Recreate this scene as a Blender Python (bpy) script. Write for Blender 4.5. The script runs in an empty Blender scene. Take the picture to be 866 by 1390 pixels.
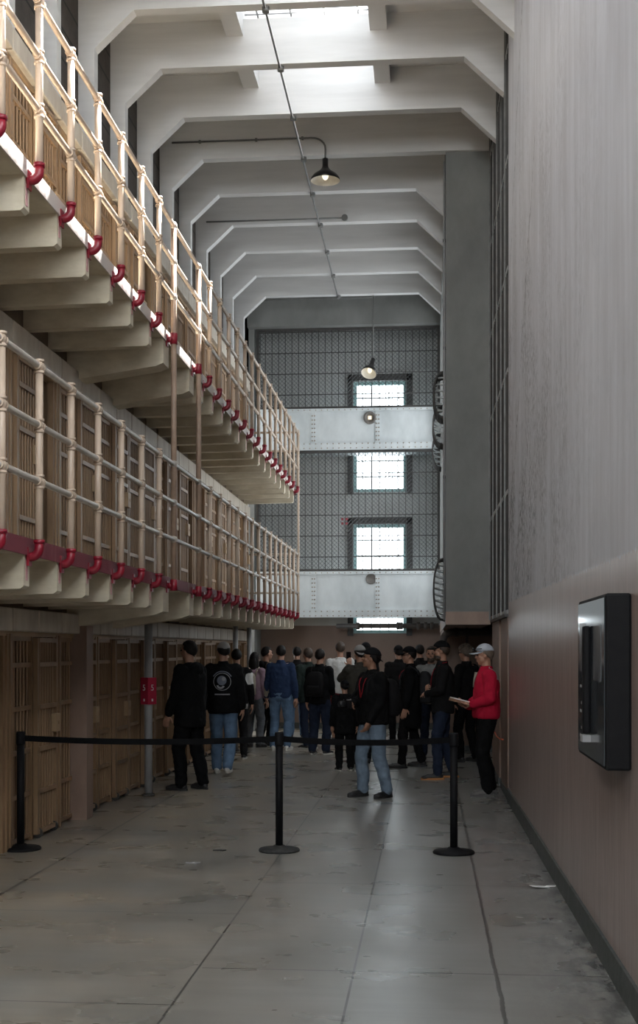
import bpy, math, random
from mathutils import Vector, Matrix, noise
from mathutils.bvhtree import BVHTree

R = math.radians
PI = math.pi
random.seed(7)
SC = bpy.context.scene
COL = SC.collection

# ------------------------------------------------------------------ camera
F = 1700.0                      # focal length in pixels of the 866 wide frame
CAM_H = 1.70
YAW = math.atan((581 - 433) / F)
cam_data = bpy.data.cameras.new('camera')
cam_data.sensor_fit = 'HORIZONTAL'
cam_data.sensor_width = 36
cam_data.lens = F * 36 / 866
cam_data.shift_y = (881 - 695) / 866
cam_data.clip_start = 0.05
cam = bpy.data.objects.new('camera', cam_data)
cam.location = (0, 0, CAM_H)
cam.rotation_euler = (R(90), 0, YAW)
COL.objects.link(cam)
SC.camera = cam


def ground(px, py):
    """floor point seen at a pixel of the photo"""
    d = Vector((math.cos(YAW), math.sin(YAW), 0)) * ((px - 433) / F) + Vector((-math.sin(YAW), math.cos(YAW), 0)) + Vector((0, 0, (881 - py) / F))
    t = -CAM_H / d.z
    return Vector((d.x * t, d.y * t, 0))


# ------------------------------------------------------------------ node materials
def sock(nt, v, to):
    if hasattr(v, 'is_linked') or hasattr(v, 'node'):
        nt.links.new(v, to)
    else:
        to.default_value = v


def math_n(nt, op, a, b=0.0, c=None, clamp=False):
    n = nt.nodes.new('ShaderNodeMath')
    n.operation = op
    n.use_clamp = clamp
    sock(nt, a, n.inputs[0])
    sock(nt, b, n.inputs[1])
    if c is not None:
        sock(nt, c, n.inputs[2])
    return n.outputs[0]


def mix_n(nt, fac, a, b):
    n = nt.nodes.new('ShaderNodeMix')
    n.data_type = 'RGBA'
    sock(nt, fac, n.inputs[0])
    for v, s in ((a, n.inputs[6]), (b, n.inputs[7])):
        if isinstance(v, (tuple, list)):
            v = tuple(v) + ((1,) if len(v) == 3 else ())
        sock(nt, v, s)
    return n.outputs[2]


def noise_n(nt, vec, scale, detail=4, rough=.55):
    n = nt.nodes.new('ShaderNodeTexNoise')
    n.inputs['Scale'].default_value = scale
    n.inputs['Detail'].default_value = detail
    n.inputs['Roughness'].default_value = rough
    nt.links.new(vec, n.inputs['Vector'])
    return n.outputs['Fac']


def ramp_n(nt, fac, lo, hi):
    n = nt.nodes.new('ShaderNodeMapRange')
    n.inputs[1].default_value = lo
    n.inputs[2].default_value = hi
    n.clamp = True
    nt.links.new(fac, n.inputs[0])
    return n.outputs[0]


def scaled(nt, vec, s):
    n = nt.nodes.new('ShaderNodeMapping')
    n.inputs['Scale'].default_value = s
    nt.links.new(vec, n.inputs['Vector'])
    return n.outputs[0]


def new_mat(name):
    m = bpy.data.materials.new(name)
    m.use_nodes = True
    nt = m.node_tree
    b = nt.nodes['Principled BSDF']
    return m, nt, b


def world_pos(nt):
    return nt.nodes.new('ShaderNodeNewGeometry').outputs['Position']


def obj_pos(nt):
    return nt.nodes.new('ShaderNodeTexCoord').outputs['Object']


def bump_n(nt, b, h, strength=.3, dist=.01):
    n = nt.nodes.new('ShaderNodeBump')
    n.inputs['Strength'].default_value = strength
    n.inputs['Distance'].default_value = dist
    nt.links.new(h, n.inputs['Height'])
    nt.links.new(n.outputs[0], b.inputs['Normal'])


def pm(name, c1, c2=None, scale=6, rough=.6, metal=0, bump=.15, stretch=(1, 1, 1), world=True, spec=.5):
    """two tone mottled paint / concrete / cloth"""
    m, nt, b = new_mat(name)
    c2 = c2 or tuple(x * .8 for x in c1)
    v = world_pos(nt) if world else obj_pos(nt)
    f = noise_n(nt, scaled(nt, v, stretch), scale, 5, .6)
    col = mix_n(nt, ramp_n(nt, f, .35, .68), c1, c2)
    nt.links.new(col, b.inputs['Base Color'])
    b.inputs['Roughness'].default_value = rough
    b.inputs['Metallic'].default_value = metal
    b.inputs['Specular IOR Level'].default_value = spec
    if bump:
        bump_n(nt, b, noise_n(nt, v, scale * 5, 3), bump, .006)
    return m


def clear_mat(name):
    m = bpy.data.materials.new(name)
    m.use_nodes = True
    nt = m.node_tree
    nt.nodes.remove(nt.nodes['Principled BSDF'])
    t = nt.nodes.new('ShaderNodeBsdfTransparent')
    nt.links.new(t.outputs[0], nt.nodes['Material Output'].inputs[0])
    return m


def emit(name, col, s, through=0.0):
    m = bpy.data.materials.new(name)
    m.use_nodes = True
    nt = m.node_tree
    nt.nodes.remove(nt.nodes['Principled BSDF'])
    m.cycles.emission_sampling = 'FRONT'
    out = nt.nodes['Material Output']
    e = nt.nodes.new('ShaderNodeEmission')
    e.inputs[0].default_value = (*col, 1)
    e.inputs[1].default_value = s
    if through:
        t = nt.nodes.new('ShaderNodeBsdfTransparent')
        mx = nt.nodes.new('ShaderNodeMixShader')
        mx.inputs[0].default_value = through
        nt.links.new(e.outputs[0], mx.inputs[1])
        nt.links.new(t.outputs[0], mx.inputs[2])
        nt.links.new(mx.outputs[0], out.inputs[0])
    else:
        nt.links.new(e.outputs[0], out.inputs[0])
    return m


def line_mask(nt, coord, at, w):
    return math_n(nt, 'LESS_THAN', math_n(nt, 'ABSOLUTE', math_n(nt, 'SUBTRACT', coord, at)), w)


M = {}
M['rail'] = pm('cream pipe paint', (.55, .43, .33), (.45, .345, .26), 9, .33, bump=.12, stretch=(1, 1, .4))
M['railgrey'] = pm('worn grey pipe paint', (.52, .47, .42), (.40, .35, .30), 7, .30, bump=.1)
M['redpaint'] = pm('dark red fitting paint', (.26, .008, .022), (.15, .006, .016), 14, .35, bump=.1)
M['pinkdrip'] = pm('pink paint drip', (.50, .20, .21), (.62, .40, .38), 30, .6, bump=.1)
M['concrete'] = pm('cream gallery concrete', (.67, .60, .47), (.52, .45, .33), 3.5, .75, bump=.3, stretch=(1, 1, 2.5))
M['ceilpaint'] = pm('off white ceiling paint', (.65, .645, .635), (.57, .565, .555), 1.6, .6, bump=.15, stretch=(.5, 1, 5))
M['pilaster'] = pm('grey white pilaster paint', (.58, .58, .56), (.48, .48, .46), 3, .6, bump=.2)
M['cellpaint'] = pm('tan cell front paint', (.31, .195, .108), (.205, .125, .068), 5, .42, bump=.2, stretch=(1, 1, .3))
M['celldark'] = pm('brown cell interior', (.16, .115, .075), (.10, .07, .045), 2.5, .8, bump=.2)
M['cover'] = pm('cream cover panel paint', (.56, .51, .43), (.42, .36, .29), 6, .45, bump=.15, stretch=(1, 1, .3))
M['lintel'] = pm('tan lintel paint', (.42, .29, .17), (.33, .22, .12), 4, .5, bump=.2)
M['blackmetal'] = pm('black powder coat', (.004, .004, .005), (.007, .007, .008), 20, .62, bump=.05, world=False, spec=.18)
M['dustyblack'] = pm('black base under grey dust', (.012, .012, .012), (.05, .05, .048), 26, .8, bump=.5, world=False)
M['polebrown'] = pm('brown pole paint', (.36, .25, .18), (.28, .19, .135), 9, .4, bump=.1)
M['belt'] = pm('black woven belt', (.004, .004, .005), (.007, .007, .007), 60, .9, bump=.2, world=False, spec=.1)
M['darkiron'] = pm('dark grille iron', (.035, .034, .033), (.065, .06, .055), 12, .5, metal=.2, bump=.2)
M['greyiron'] = pm('grey screen wire', (.10, .105, .11), (.06, .063, .066), 9, .45, metal=.3, bump=.1)
M['girder'] = pm('pale grey riveted steel paint', (.66, .70, .71), (.50, .54, .55), 2.2, .5, bump=.15, stretch=(1, 1, .5))
M['rust'] = pm('rusty seam', (.34, .28, .22), (.20, .16, .12), 20, .8, bump=.3)
M['shaft'] = pm('weathered grey shaft concrete', (.235, .24, .23), (.165, .168, .16), 1.5, .8, bump=.3, stretch=(1, 1, .6))
M['pipegrey'] = pm('grey pole paint', (.34, .34, .34), (.27, .27, .27), 6, .4, bump=.1)
M['conduit'] = pm('dull conduit', (.13, .13, .125), (.20, .2, .19), 8, .45, bump=.1)
M['pipedark'] = pm('dark sooty pipe', (.055, .05, .047), (.12, .105, .095), 6, .5, bump=.2)
M['teal'] = pm('pale teal window paint', (.42, .62, .62), (.30, .5, .5), 6, .5, bump=.1)
M['lampblack'] = pm('black enamel lamp shade', (.014, .013, .013), (.022, .02, .019), 12, .3, bump=.05, world=False)
M['lampwhite'] = pm('white enamel lamp inside', (.75, .72, .64), (.65, .62, .55), 12, .4, bump=.05, world=False)
M['paper'] = pm('white paper', (.78, .78, .76), (.66, .66, .65), 20, .8, bump=.1, world=False)
M['hole'] = pm('dark porthole', (.12, .11, .10), (.18, .165, .15), 20, .6, bump=.1)
M['orange'] = pm('orange barrier cord', (.80, .16, .07), (.65, .12, .05), 20, .6, bump=.1)
M['daylight'] = emit('bright window daylight', (.86, .95, 1.0), 3.2)
M['added_near'] = emit('added side and back window glow', (.92, .96, 1.0), 9.0)  # glow of unseen windows added beside and behind the camera
M['added_passage'] = emit('added passage window glow', (.88, .95, 1.0), 1.2)  # glow of an unseen passage window, added to light the far end
M['added_high'] = emit('clerestory window daylight', (.94, .96, 1.0), 2.4)  # glow of unseen windows added above the cells, brightening the right wall
M['added_shaft'] = emit('added shaft window glow', (.92, .96, 1.0), 1.45)  # glow of hidden edge-on windows added to light the parapets
M['skyfrost'] = emit('frosted skylight glass', (.92, .96, 1.0), .95)
M['skyclear'] = emit('clear skylight glass', (.90, .95, 1.0), 1.2, .8)
M['outerglass'] = pm('outer face of the glass', (.30, .32, .33), (.26, .28, .29), 3, .3, bump=0)
M['clearglass'] = clear_mat('clear outer glass')
M['bulb'] = emit('lamp bulb', (1.0, .86, .62), .5)


def floor_mat():
    m, nt, b = new_mat('polished concrete floor')
    p = world_pos(nt)
    sx = nt.nodes.new('ShaderNodeSeparateXYZ')
    nt.links.new(p, sx.inputs[0])
    X, Y = sx.outputs[0], sx.outputs[1]
    n1 = noise_n(nt, scaled(nt, p, (.9, .9, 1)), 1.1, 3, .5)
    n2 = noise_n(nt, scaled(nt, p, (.9, 1.1, 1)), 2.0, 3, .5)
    warm = ramp_n(nt, math_n(nt, 'MULTIPLY', X, -1.0), .2, 2.6)
    base = mix_n(nt, warm, (.275, .275, .262), (.36, .30, .22))
    c = mix_n(nt, ramp_n(nt, n1, .32, .72), base, (.195, .188, .168))
    c = mix_n(nt, math_n(nt, 'MULTIPLY', ramp_n(nt, n2, .45, .85), .38), c, (.42, .43, .42))
    # faint trowel marks across the corridor, and worn paler lanes
    n4 = noise_n(nt, scaled(nt, p, (.7, 5.0, 1)), 2.4, 3, .5)
    c = mix_n(nt, math_n(nt, 'MULTIPLY', ramp_n(nt, n4, .30, .75), .30), c, (.15, .145, .13))
    # dirt gathered along the right hand skirting
    edge = math_n(nt, 'MULTIPLY', ramp_n(nt, X, .42, .90), ramp_n(nt, noise_n(nt, scaled(nt, p, (1.6, .7, 1)), 7, 6, .75), .40, .58))
    c = mix_n(nt, math_n(nt, 'MULTIPLY', edge, .85), c, (.045, .045, .046))
    wob = math_n(nt, 'MULTIPLY', math_n(nt, 'SUBTRACT', noise_n(nt, p, 4, 4, .7), .5), .035)
    Xw = math_n(nt, 'ADD', X, wob)
    ln = line_mask(nt, Xw, .353, .011)
    for x, w in ((-.39, .006), (-1.22, .006), (-2.95, .012)):
        ln = math_n(nt, 'MAXIMUM', ln, line_mask(nt, X, x, w))
    for y in (4.9, 6.6, 9.06, 12.7, 16.3, 19.9):
        ln = math_n(nt, 'MAXIMUM', ln, math_n(nt, 'MULTIPLY', line_mask(nt, Y, y, .008), math_n(nt, 'GREATER_THAN', X, -1.2)))
    for y in (5.9, 7.96, 11.3, 15.2):
        ln = math_n(nt, 'MAXIMUM', ln, math_n(nt, 'MULTIPLY', line_mask(nt, Y, y, .006), math_n(nt, 'LESS_THAN', X, -1.2)))
    c = mix_n(nt, math_n(nt, 'MULTIPLY', ln, .75), c, (.04, .04, .038))
    nt.links.new(c, b.inputs['Base Color'])
    r = nt.nodes.new('ShaderNodeMapRange')
    r.inputs[3].default_value = .20
    r.inputs[4].default_value = .38
    nt.links.new(n2, r.inputs[0])
    nt.links.new(r.outputs[0], b.inputs['Roughness'])
    b.inputs['Specular IOR Level'].default_value = .55
    return m


def right_wall_mat():
    m, nt, b = new_mat('stained plaster over glossy brown dado')
    p = world_pos(nt)
    sx = nt.nodes.new('ShaderNodeSeparateXYZ')
    nt.links.new(p, sx.inputs[0])
    Y, Z = sx.outputs[1], sx.outputs[2]
    streak = noise_n(nt, scaled(nt, p, (1, 2.6, .22)), 2.0, 6, .62)
    fine = noise_n(nt, scaled(nt, p, (1, 12, .8)), 3, 5, .7)
    blot = noise_n(nt, scaled(nt, p, (1, 1.2, .7)), 1.1, 5, .6)
    up = mix_n(nt, ramp_n(nt, streak, .34, .7), (.62, .63, .665), (.51, .513, .54))
    up = mix_n(nt, math_n(nt, 'MULTIPLY', ramp_n(nt, blot, .45, .75), .35), up, (.30, .29, .295))
    # sooty speckle, thickest towards the far end and low down
    far = math_n(nt, 'MULTIPLY', ramp_n(nt, Y, 7.0, 12.8), ramp_n(nt, math_n(nt, 'MULTIPLY', Z, -1.0), -7.5, -3.2))
    sp = noise_n(nt, scaled(nt, p, (1, 1.6, 1)), 13, 6, .75)
    spk = math_n(nt, 'MULTIPLY', ramp_n(nt, sp, .47, .57), math_n(nt, 'ADD', math_n(nt, 'MULTIPLY', far, .85), .05))
    patch = ramp_n(nt, noise_n(nt, scaled(nt, p, (1, 1, .6)), 1.7, 4, .6), .42, .62)
    spk = math_n(nt, 'MULTIPLY', spk, math_n(nt, 'ADD', math_n(nt, 'MULTIPLY', patch, .9), .15))
    up = mix_n(nt, spk, up, (.05, .048, .048))
    # old rub marks running up the plaster towards the camera
    for y0, z0, sl, ln_ in ((13.6, 3.4, -1.05, 2.6), (13.3, 2.55, -.62, 1.6), (13.9, 6.0, -1.3, 1.6)):
        t = math_n(nt, 'SUBTRACT', Z, math_n(nt, 'ADD', math_n(nt, 'MULTIPLY', math_n(nt, 'SUBTRACT', Y, y0), sl), z0))
        wv = math_n(nt, 'MULTIPLY', math_n(nt, 'SUBTRACT', noise_n(nt, p, 2.5, 3, .6), .5), .5)
        mk = math_n(nt, 'LESS_THAN', math_n(nt, 'ABSOLUTE', math_n(nt, 'ADD', t, wv)), .035)
        mk = math_n(nt, 'MULTIPLY', mk, math_n(nt, 'GREATER_THAN', Y, y0 - ln_))
        up = mix_n(nt, math_n(nt, 'MULTIPLY', mk, ramp_n(nt, sp, .42, .6)), up, (.12, .115, .115))
    low = mix_n(nt, ramp_n(nt, fine, .36, .66), (.40, .31, .28), (.235, .175, .152))
    low = mix_n(nt, math_n(nt, 'MULTIPLY', ramp_n(nt, streak, .5, .75), .6), low, (.46, .40, .375))
    line = math_n(nt, 'ADD', math_n(nt, 'ADD', math_n(nt, 'MULTIPLY', Y, .0077), 2.115),
                  math_n(nt, 'MULTIPLY', math_n(nt, 'SUBTRACT', noise_n(nt, scaled(nt, p, (1, 8, .4)), 4, 5, .7), .5), .12))
    isup = math_n(nt, 'GREATER_THAN', Z, line)
    c = mix_n(nt, isup, low, up)
    nt.links.new(c, b.inputs['Base Color'])
    r = nt.nodes.new('ShaderNodeMapRange')
    r.inputs[3].default_value = .30
    r.inputs[4].default_value = .78
    nt.links.new(isup, r.inputs[0])
    nt.links.new(r.outputs[0], b.inputs['Roughness'])
    bump_n(nt, b, math_n(nt, 'ADD', math_n(nt, 'MULTIPLY', streak, .6), math_n(nt, 'MULTIPLY', sp, .3)), .25, .01)
    return m


def far_wall_mat():
    m, nt, b = new_mat('far wall white above pink dado')
    p = world_pos(nt)
    sx = nt.nodes.new('ShaderNodeSeparateXYZ')
    nt.links.new(p, sx.inputs[0])
    n = noise_n(nt, scaled(nt, p, (1, 1, .5)), 2.5, 5, .6)
    up = mix_n(nt, n, (.62, .63, .62), (.46, .47, .46))
    low = mix_n(nt, n, (.25, .175, .14), (.185, .13, .10))
    c = mix_n(nt, math_n(nt, 'GREATER_THAN', sx.outputs[2], 2.2), low, up)
    nt.links.new(c, b.inputs['Base Color'])
    b.inputs['Roughness'].default_value = .6
    bump_n(nt, b, n, .2, .01)
    return m


def fascia_mat(name, base, stain, amount):
    m, nt, b = new_mat(name)
    p = world_pos(nt)
    n = noise_n(nt, scaled(nt, p, (1, 3.0, .25)), 2.4, 5, .7)
    c = mix_n(nt, ramp_n(nt, n, .62 - amount, .70 - amount * .6), base, stain)
    nt.links.new(c, b.inputs['Base Color'])
    b.inputs['Roughness'].default_value = .6
    return m


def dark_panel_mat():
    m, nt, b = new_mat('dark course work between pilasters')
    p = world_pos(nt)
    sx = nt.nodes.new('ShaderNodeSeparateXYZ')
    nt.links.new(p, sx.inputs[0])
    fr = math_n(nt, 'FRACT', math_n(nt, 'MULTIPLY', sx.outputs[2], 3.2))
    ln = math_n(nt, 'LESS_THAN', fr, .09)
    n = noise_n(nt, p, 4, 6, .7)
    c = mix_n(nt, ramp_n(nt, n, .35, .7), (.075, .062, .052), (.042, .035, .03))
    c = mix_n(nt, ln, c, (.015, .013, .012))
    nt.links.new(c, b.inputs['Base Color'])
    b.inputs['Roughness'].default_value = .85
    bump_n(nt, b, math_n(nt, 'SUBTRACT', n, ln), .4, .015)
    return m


M['floor'] = floor_mat()
M['rightwall'] = right_wall_mat()
M['farwall'] = far_wall_mat()
M['fascia_mid'] = fascia_mat('plum painted slab edge', (.20, .045, .06), (.30, .15, .14), .02)
M['fascia_top'] = fascia_mat('white slab edge with red stains', (.62, .55, .50), (.45, .16, .18), .0)
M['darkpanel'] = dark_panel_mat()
M['skirting'] = pm('dark green grey skirting', (.045, .055, .05), (.10, .105, .10), 9, .5, bump=.3)
M['pinkpier'] = pm('pink brown pier paint', (.30, .20, .15), (.22, .145, .11), 4, .5, bump=.2, stretch=(1, 1, .4))


# ------------------------------------------------------------------ mesh helper
class MB:
    def __init__(self):
        self.v, self.f, self.s = [], [], []

    def add(self, vs, fs, smooth=False):
        o = len(self.v)
        self.v += [tuple(v) for v in vs]
        self.f += [tuple(i + o for i in f) for f in fs]
        self.s += [smooth] * len(fs)
        return self

    def box(self, x0, x1, y0, y1, z0, z1):
        return self.hexa([(x0, y0, z0), (x1, y0, z0), (x1, y1, z0), (x0, y1, z0), (x0, y0, z1), (x1, y0, z1), (x1, y1, z1), (x0, y1, z1)])

    def hexa(self, p):
        return self.add(p, [(3, 2, 1, 0), (4, 5, 6, 7), (0, 1, 5, 4), (1, 2, 6, 5), (2, 3, 7, 6), (3, 0, 4, 7)])

    def obox(self, c, mat, sx, sy, sz):
        c = Vector(c)
        pts = [c + mat @ Vector((x * sx, y * sy, z * sz)) for z in (-.5, .5) for x, y in ((-.5, -.5), (.5, -.5), (.5, .5), (-.5, .5))]
        return self.hexa(pts)

    def prism(self, poly, axis, a0, a1):
        """extrude a 2-d outline along an axis ('x','y','z')"""
        def P(u, v, a):
            return {'x': (a, u, v), 'y': (u, a, v), 'z': (u, v, a)}[axis]
        n = len(poly)
        vs = [P(u, v, a0) for u, v in poly] + [P(u, v, a1) for u, v in poly]
        fs = [(i, (i + 1) % n, n + (i + 1) % n, n + i) for i in range(n)]
        fs += [tuple(range(n))[::-1], tuple(range(n, 2 * n))]
        return self.add(vs, fs)

    def tube(self, pts, r, n=10, caps=True):
        pts = [Vector(p) for p in pts]
        rs = r if isinstance(r, (list, tuple)) else [r] * len(pts)
        t0 = (pts[1] - pts[0]).normalized()
        ref = Vector((0, 0, 1)) if abs(t0.z) < .9 else Vector((1, 0, 0))
        u = t0.cross(ref).normalized()
        vs, fs = [], []
        for i, p in enumerate(pts):
            if i == 0:
                t = t0
            elif i == len(pts) - 1:
                t = (pts[-1] - pts[-2]).normalized()
            else:
                t = ((pts[i + 1] - p).normalized() + (p - pts[i - 1]).normalized()).normalized()
            u = (u - t * u.dot(t)).normalized()
            w = t.cross(u)
            for k in range(n):
                a = 2 * PI * k / n
                vs.append(p + (u * math.cos(a) + w * math.sin(a)) * rs[i])
        for i in range(len(pts) - 1):
            for k in range(n):
                fs.append((i * n + k, i * n + (k + 1) % n, (i + 1) * n + (k + 1) % n, (i + 1) * n + k))
        self.add(vs, fs, True)
        if caps:
            o = len(self.v) - len(vs)
            self.f += [tuple(o + k for k in range(n))[::-1], tuple(o + (len(pts) - 1) * n + k for k in range(n))]
            self.s += [False, False]
        return self

    def lathe(self, prof, c=(0, 0, 0), n=24, mat=None, caps=True):
        """(r, z) profile turned about z"""
        c = Vector(c)
        mat = mat or Matrix.Identity(3)
        vs, fs = [], []
        for r, z in prof:
            for k in range(n):
                a = 2 * PI * k / n
                vs.append(c + mat @ Vector((r * math.cos(a), r * math.sin(a), z)))
        for i in range(len(prof) - 1):
            for k in range(n):
                fs.append((i * n + k, i * n + (k + 1) % n, (i + 1) * n + (k + 1) % n, (i + 1) * n + k))
        if caps:
            fs += [tuple(range(n))[::-1], tuple((len(prof) - 1) * n + k for k in range(n))]
        return self.add(vs, fs, True)

    def ell(self, c, r, mat=None, nu=16, nv=10):
        c = Vector(c)
        mat = mat or Matrix.Identity(3)
        vs, fs = [c + mat @ Vector((0, 0, -r[2]))], []
        for j in range(1, nv):
            t = -PI / 2 + PI * j / nv
            for k in range(nu):
                a = 2 * PI * k / nu
                vs.append(c + mat @ Vector((r[0] * math.cos(t) * math.cos(a), r[1] * math.cos(t) * math.sin(a), r[2] * math.sin(t))))
        vs.append(c + mat @ Vector((0, 0, r[2])))
        last = len(vs) - 1
        for k in range(nu):
            fs.append((0, 1 + (k + 1) % nu, 1 + k))
            fs.append((last, last - nu + k, last - nu + (k + 1) % nu))
        for j in range(nv - 2):
            for k in range(nu):
                a, b = 1 + j * nu, 1 + (j + 1) * nu
                fs.append((a + k, a + (k + 1) % nu, b + (k + 1) % nu, b + k))
        return self.add(vs, fs, True)

    def cap(self, a, b, ra, rb, n=14):
        """tapered capsule"""
        a, b = Vector(a), Vector(b)
        d = (b - a)
        L = max(d.length, 1e-5)
        q = Vector((0, 0, 1)).rotation_difference(d / L).to_matrix()
        prof = []
        for k in range(6):
            t = -PI / 2 + PI / 2 * k / 5
            prof.append((max(ra * math.cos(t), 1e-4), ra * math.sin(t)))
        for k in range(6):
            t = PI / 2 * k / 5
            prof.append((max(rb * math.cos(t), 1e-4), L + rb * math.sin(t)))
        return self.lathe(prof, a, n, q)

    def loft(self, rings, n=28, power=2.3):
        """rings of (z, rx, ry, yoff[, xoff]); superellipse sections"""
        vs, fs = [], []
        for rg in rings:
            z, rx, ry, yo = rg[:4]
            xo = rg[4] if len(rg) > 4 else 0
            for k in range(n):
                a = 2 * PI * k / n
                c, s = math.cos(a), math.sin(a)
                vs.append((xo + rx * math.copysign(abs(c) ** (2 / power), c), yo + ry * math.copysign(abs(s) ** (2 / power), s), z))
        m = len(rings)
        for i in range(m - 1):
            for k in range(n):
                fs.append((i * n + k, i * n + (k + 1) % n, (i + 1) * n + (k + 1) % n, (i + 1) * n + k))
        fs += [tuple(range(n))[::-1], tuple((m - 1) * n + k for k in range(n))]
        return self.add(vs, fs, True)

    def mesh(self, name):
        me = bpy.data.meshes.new(name)
        me.from_pydata(self.v, [], self.f)
        me.polygons.foreach_set('use_smooth', self.s)
        me.update()
        return me

    def build(self, name, mat, parent=None, loc=None):
        me = self.mesh(name)
        if mat:
            me.materials.append(mat)
        o = bpy.data.objects.new(name, me)
        COL.objects.link(o)
        if parent:
            o.parent = parent
        if loc is not None:
            o.location = loc
        return o


def tag(o, label=None, cat=None, group=None, kind=None):
    if label:
        o['label'] = label
    if cat:
        o['category'] = cat
    if group:
        o['group'] = group
    if kind:
        o['kind'] = kind
    return o


def empty(name, loc=(0, 0, 0), rz=0, **k):
    o = bpy.data.objects.new(name, None)
    o.empty_display_size = .1
    COL.objects.link(o)
    o.location = loc
    o.rotation_euler = (0, 0, rz)
    return tag(o, **k)


def bevel(o, w=.006, seg=2):
    b = o.modifiers.new('bevel', 'BEVEL')
    b.width = w
    b.segments = seg
    b.limit_method = 'ANGLE'
    return o


KIDS = {}


def copy_tree(o, parent=None):
    c = o.copy()
    COL.objects.link(c)
    if parent:
        c.parent = parent
    for ch in [x for x in KIDS.get(o.name) or list(o.children)]:
        copy_tree(ch, c)
    return c


def struct(name, mb, mat, parent=None):
    o = mb.build(name, mat, parent)
    if not parent:
        o['kind'] = 'structure'
    return o


def glow_pane(o, face, rest):
    """daylight leaves the pane only through the face towards the room"""
    o.data.materials.append(rest)
    for i, f in enumerate(o.data.polygons):
        f.material_index = 0 if i == face else 1
    return o


# ------------------------------------------------------------------ the setting
FAR, BACK = 26.7, -7.0
GY = 25.7                      # front of the gun gallery
def gz(z):
    return 1.7 + (z - 1.7) * GY / 24.95
def wz(z):
    return 1.7 + (z - 1.7) * FAR / 25.6
ZB, ZC = 8.605, 9.154          # underside of the beams, ceiling
XL = -3.78                     # dark wall above the cell block
def xr(y):                     # right wall leans in slightly towards the far end
    return .90 + (14.2 - y) * (.965 - .90) / 8.4
WALL_END = 14.2
SIDE_Z = (5.3, 8.7)            # unseen windows added to the right wall for fill, beside and behind the camera
SIDE_Y = ((-6.2, -4.4), (-3.4, -1.6), (-.6, 1.2), (2.2, 4.0))
BEAMS = [16.06 + 1.378 * k for k in range(-16, 7)]

struct('floor', MB().box(-5.4, 1.6, BACK, FAR + .2, -.2, 0), M['floor'])

# right wall: near stretch, far recess
wr = MB()
def wall_seg(y0, y1, z0, z1):
    wr.hexa([(xr(y0), y0, z0), (xr(y0) + .5, y0, z0), (xr(y1) + .5, y1, z0), (xr(y1), y1, z0),
             (xr(y0), y0, z1), (xr(y0) + .5, y0, z1), (xr(y1) + .5, y1, z1), (xr(y1), y1, z1)])
wall_seg(5.2, WALL_END, 0, ZC)
wall_seg(BACK, 5.2, 0, SIDE_Z[0])
wall_seg(BACK, 5.2, SIDE_Z[1], ZC)
yy = BACK
for y0, y1 in SIDE_Y:
    wall_seg(yy, y0, *SIDE_Z)
    yy = y1
wall_seg(yy, 5.2, *SIDE_Z)
struct('wall_right', wr, M['rightwall'])
sk = MB()
sk.hexa([(xr(BACK) - .022, BACK, 0), (xr(BACK), BACK, 0), (xr(WALL_END), WALL_END - .02, 0), (xr(WALL_END) - .022, WALL_END - .02, 0),
         (xr(BACK) - .018, BACK, .14), (xr(BACK), BACK, .14), (xr(WALL_END), WALL_END - .02, .14), (xr(WALL_END) - .018, WALL_END - .02, .14)])
struct('baseboard_right', sk, M['skirting'])
struct('wall_right_recess', MB().box(1.42, 1.5, WALL_END, FAR, 0, ZC), M['darkpanel'])
struct('wall_back', MB().box(-5.4, 1.6, BACK - .2, BACK, 0, ZC), M['pilaster'])

# piers under the window grille, with the dark slot between them
p = MB().box(.895, 1.3, WALL_END + .02, 15.55, .09, 2.06)
pier = struct('wall_right_pier', p, M['pinkpier'])
struct('pier_plinth', MB().box(.885, 1.3, WALL_END + .02, 15.57, 0, .09), M['skirting'], pier)
p = MB().box(.885, 1.3, 15.80, 17.45, .09, 2.06)
pier = struct('wall_right_pier', p, M['pinkpier'])
struct('pier_plinth', MB().box(.875, 1.3, 15.78, 17.47, 0, .09), M['skirting'], pier)
struct('trim_1', MB().box(.86, 1.3, WALL_END + .02, 17.48, 2.06, 2.10), M['darkiron'])

# grey shaft overhanging on the right, and the pink wall tucked in below it
SHAFT_W = ((18.75, 20.4), (21.3, 23.0), (23.9, 25.4))  # edge-on window openings, added to bring fill light into the far end
SZ0, SZ1 = 2.7, 8.1
m_ = MB().box(.247, .865, 17.5, 17.9, 2.22, ZC).box(.50, .865, 17.9, FAR, 2.22, ZC)
m_.box(.247, .50, 17.9, FAR, 2.22, SZ0).box(.247, .50, 17.9, FAR, SZ1, ZC)
yy = 17.9
for y0, y1 in SHAFT_W + ((FAR, FAR),):
    m_.box(.247, .50, yy, y0, SZ0, SZ1)
    yy = y1
sh = struct('wall_shaft', m_, M['shaft'])
struct('shaft_foot', MB().box(.247, .865, 17.5, FAR, 2.04, 2.22), M['pinkpier'], sh)
lw = struct('wall_alcove', MB().box(.26, 1.42, 20.9, FAR, .1, 2.04), M['farwall'])
struct('alcove_plinth', MB().box(.245, 1.42, 20.88, FAR, 0, .1), M['skirting'], lw)

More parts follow.
